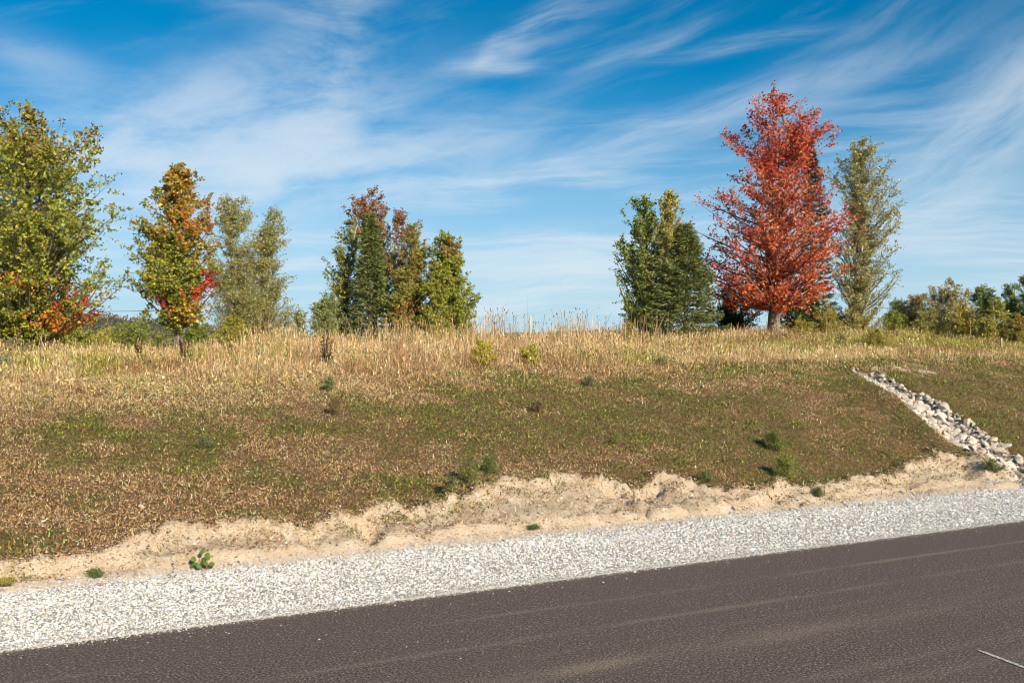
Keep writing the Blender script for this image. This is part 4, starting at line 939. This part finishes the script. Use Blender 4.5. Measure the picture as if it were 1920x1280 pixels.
# dark seed stalks of dock
def dock(lab, px, D, h, seed):
    r = np.random.default_rng(seed); x = px_at(px, D); z = float(zfine(np.array([x]), np.array([D]))[0]) - 0.02
    root = empty('dock', (x, D, z), lab, 'plant'); paths, LP = [], []
    for k in range(5):
        a = r.uniform(0, 6.28); hh = h * r.uniform(0.7, 1.0); e = np.array([math.cos(a) * 0.18 * hh, math.sin(a) * 0.18 * hh, hh])
        u = np.linspace(0, 1, 6)[:, None]; P = e * u + np.array([0, 0, 1]) * 0.05 * np.sin(u * 3.1); paths.append((P, np.linspace(0.006, 0.003, 6)))
        f = r.uniform(0.45, 1.02, 90)[:, None]; LP.append(e * f + r.normal(0, 0.014, (90, 3)))
    LP = np.concatenate(LP); V, Fc, C = leaf_quads(LP, np.full(len(LP), 0.024), pal([(0.12, 0.05, 0.025), (0.18, 0.08, 0.035)], len(LP), None, 0.2, r), r)
    Vb, Fb = tubes(paths, 5); obj('stems', np_mesh('stems', Vb, Fb, smooth=True), M_BARK, root)
    obj('seed_heads', np_mesh('seed_heads', V, Fc, C), M_LEAF, root)
    n = 60; a = r.uniform(0, 6.28, n); LPl = np.stack([np.cos(a) * r.uniform(0, .12, n), np.sin(a) * r.uniform(0, .12, n), r.uniform(0.05, 0.45, n) * h], 1)
    V, Fc, C = leaf_quads(LPl, r.uniform(0.04, 0.08, n), pal([(0.10, 0.14, 0.04), (0.15, 0.17, 0.05)], n, None, .2, r), r); obj('leaves', np_mesh('leaves', V, Fc, C), M_LEAF, root)
dock('dark brown dock with upright seed stalks in straw grass left of the central clump', 612, 14.4, 0.66, 5)
dock('thin dark dock stalks in the dry grass right of the orange maple trunk', 346, 16.0, 0.52, 6)
dock('reddish brown dock stalk in the meadow left of the orange maple trunk', 262, 16.0, 0.46, 7)

# round-leaved weed at the edge of the gravel: every leaf its own piece
bx, by = hit(380, 1066); bz = float(zfine(np.array([bx]), np.array([by]))[0]) - 0.01
bw = empty('round_leaved_weed', (bx, by, bz), 'round-leaved weed with reddish stems at the gravel edge, lower left', 'plant')
rr = np.random.default_rng(4); stem_paths = []
leaf_me = None
def round_leaf():
    n = 9; a = np.linspace(0.25, 2 * np.pi - 0.25, n); V = [[0, 0, 0]] + [[math.sin(q_) * 0.5 * 0.95, -math.cos(q_) * 0.5 + 0.42, 0.06 * math.cos(2 * q_)] for q_ in a]
    return np_mesh('leaf', V, [[0, k + 1, k + 2] for k in range(n - 1)], np.tile((0.13, 0.20, 0.03), (n + 1, 1)))
lm = round_leaf(); lm.materials.append(M_LEAF)
for (lx, lz, ly, sz) in ((-0.055, 0.07, -.03, .045), (-.04, .045, -.06, .04), (0.0, .03, -.07, .038), (.03, .10, -.02, .045), (.05, .085, -.04, .05), (.04, .04, -.05, .046), (.075, .035, -.03, .046), (-.075, .03, -.04, .036), (-.01, .12, .01, .04), (0.015, .065, -.05, .036)):
    o = bpy.data.objects.new('leaf', lm); link(o, bw); o.location = (lx, ly, lz); o.scale = (sz, sz, sz)
    o.rotation_euler = (rr.uniform(0.5, 1.1), rr.uniform(-.5, .5), rr.uniform(-.8, .8))
    stem_paths.append((np.array([[lx * .2, 0.0, 0], [lx * .7, ly * .4, lz * .7], [lx, ly, lz]]), np.array([.003, .0025, .002])))
V, Fq = tubes(stem_paths, 5); m_red, gg, out = mat_new('red_stem'); gg.t.links.new(pbsdf(gg, gg.mix(gg.noise(objco(gg), 60.0), (0.22, 0.06, 0.06), (0.42, 0.22, 0.18)), 0.6), out.inputs[0])
obj('stems', np_mesh('stems', V, Fq, smooth=True), m_red, bw)

# ------------------------------------------------------------------ stakes, posts, power line
def stake(name, lab, px, D, ytop, w, tilt=0.0, cat='stake'):
    import bmesh
    x = px_at(px, D); z = float(zfine(np.array([x]), np.array([D]))[0]); h = CAMH + (640 - ytop) * D / F - z
    bm = bmesh.new(); rows = []
    for zz, k in ((-0.15, 0.25), (-0.05, 1.0), (h * 0.5, 0.97), (h - w * 0.6, 0.93), (h, 0.55)):
        rows.append([bm.verts.new((sx * w * .5 * k, sy * w * .32 * k, zz + (0.25 * w * sx if zz == h else 0))) for sx, sy in ((-1, -1), (1, -1), (1, 1), (-1, 1))])
    for a_, b_ in zip(rows[:-1], rows[1:]):
        for k in range(4): bm.faces.new((a_[k], a_[(k + 1) % 4], b_[(k + 1) % 4], b_[k]))
    bm.faces.new(rows[0][::-1]); bm.faces.new(rows[-1])
    bmesh.ops.bevel(bm, geom=[e for e in bm.edges], offset=w * 0.06, segments=1, affect='EDGES')
    me = bpy.data.meshes.new(name); bm.to_mesh(me); bm.free()
    o = obj(name, me, M_WOOD, None, (x, D, z)); o.rotation_euler = (0, tilt, 0.3); return tag(o, lab, cat)
stake('wooden_stake', 'pale wooden stake standing in the grass at the far right', 1878, 23.0, 633, 0.045, -0.02)
stake('wooden_post', 'thin wooden post rising above the grass in the middle of the ridge', 994, 21.0, 592, 0.045, 0.015, 'post')
stake('wooden_stake', 'very thin dark stake against the sky right of the middle', 1123, 22.0, 600, 0.028, 0.0)
m_metal, gg, out = mat_new('dark_wire'); gg.t.links.new(pbsdf(gg, gg.mix(gg.noise(objco(gg), 9.0), (0.05, 0.05, 0.05), (0.10, 0.10, 0.10)), 0.6), out.inputs[0])
wire_ends = []
for px, lab in ((52, 'utility pole hidden behind the big left maple'), (345, 'utility pole behind the orange maple trunk')):
    D = 120.0; x = px_at(px, D); z = float(zbase(x, D)); top = CAMH + (640 - 582) * D / F
    r = empty('utility_pole', (x, D, z - 0.05), lab, 'pole')
    V, Fq = tubes([(np.array([[0, 0, -0.3], [0, 0, 3], [0, 0, top - z + 0.5]]), np.array([.15, .13, .10]))], 10); obj('pole', np_mesh('pole', V, Fq, smooth=True), M_BARK, r)
    V, Fq = tubes([(np.array([[-.8, -.14, top - z], [.8, -.14, top - z]]), np.array([.06, .06]))], 4); obj('crossarm', np_mesh('crossarm', V, Fq), M_WOOD, r)
    wire_ends.append(np.array([x, D - 0.14, top + 0.07]))
u = np.linspace(0, 1, 24)[:, None]; P = wire_ends[0] * (1 - u) + wire_ends[1] * u; P[:, 2] -= 0.18 * np.sin(u[:, 0] * np.pi)
V, Fq = tubes([(P, np.full(24, 0.03))], 5)
tag(obj('power_line', np_mesh('power_line', V, Fq, smooth=True), m_metal), 'single dark power line above the wooded hill at left', 'power line')

# ------------------------------------------------------------------ far wooded hills
hx = np.linspace(-2000, 2000, 160); hyv = np.array([900, 1000, 1100, 1200, 1350, 1500, 1650, 1800, 2200.0])
HX, HY = np.meshgrid(hx, hyv); HX, HY = HX.ravel(), HY.ravel()
def hill_h(x, y):
    px = 960 + F * x / y
    top = np.interp(px, [-900, -300, 60, 190, 300, 420, 520, 700, 880, 940, 1010, 1060, 1120, 1200, 1500, 1900, 2600], [604, 590, 588, 588, 599, 613, 622, 626, 627, 627, 625, 622, 619, 618, 622, 626, 620])
    crest = CAMH + (640 - top) * 1500 / F - 5.0
    return -14 + (crest + 14 + 3 * (fbm(x * 0.01, y * 0.01, 3) - 0.5)) * sstep(y, 950, 1500) * (1 - 0.5 * sstep(y, 1500, 2200))
nh, kh = len(hx), len(hyv); i = (np.arange(kh - 1)[:, None] * nh + np.arange(nh - 1)[None, :]).ravel()
m_hill, gg, out = mat_new('forest_floor'); gg.t.links.new(pbsdf(gg, gg.mix(gg.noise(objco(gg), 0.05), (0.06, 0.07, 0.03), (0.12, 0.10, 0.05)), 1.0), out.inputs[0])
hill = obj('hill', np_mesh('hill', np.stack([HX, HY, hill_h(HX, HY)], 1), np.stack([i, i + 1, i + 1 + nh, i + nh], 1), smooth=True), m_hill); tag(hill, kind='structure')
N = 3600; y = rng.uniform(1050, 1530, N); px = rng.uniform(-350, 2250, N); x = (px - 960) / F * y; keep = (px < 560) | (px > 850); x, y = x[keep], y[keep]; N = len(x)
z = hill_h(x, y); conif = rng.random(N) < 0.22; r0 = rng.uniform(3.0, 5.2, N); hh = np.where(conif, rng.uniform(7, 10, N), rng.uniform(4.5, 7, N)); r0 = np.where(conif, r0 * 0.55, r0)
cc = np.where(conif[:, None], pal([(0.10, 0.13, 0.075)], N, None, 0.15), pal([(0.22, 0.22, 0.11), (0.30, 0.22, 0.12), (0.32, 0.18, 0.12), (0.18, 0.21, 0.10), (0.34, 0.27, 0.13)], N, None, 0.15))  # autumn crown colours, lightened to paint in slight distance haze
acc_f = Acc(); K = 17      # every crown a puff of leaf-clump faces
P = np.repeat(np.stack([x, y, z], 1), K, 0); d = unit(rng.normal(size=(N * K, 3))); d[:, 2] = np.abs(d[:, 2]) * 1.0
cz = np.repeat(hh, K); cr = np.repeat(r0, K); taper = np.where(np.repeat(conif, K), 1.0 - d[:, 2] * 0.75, 1.0)
P = P + np.stack([d[:, 0] * cr * taper, d[:, 1] * cr * taper, cz * (0.15 + 0.85 * d[:, 2])], 1)
acc_f.add(*leaf_quads(P, rng.uniform(2.0, 3.6, N * K) * np.repeat(np.where(conif, 0.7, 1.0), K), np.repeat(cc, K, 0) * np.exp(rng.normal(0, .15, (N * K, 1))), rng))
tag(obj('far_forest', acc_f.mesh('far_forest'), M_LEAF), 'distant wooded hillside in autumn colours with slight haze painted in', 'forest', kind='stuff')
print('TRIS', sum(sum(len(p.vertices) - 2 for p in m.polygons) if len(m.polygons) < 5000 else len(m.loops) - 2 * len(m.polygons) for m in bpy.data.meshes))
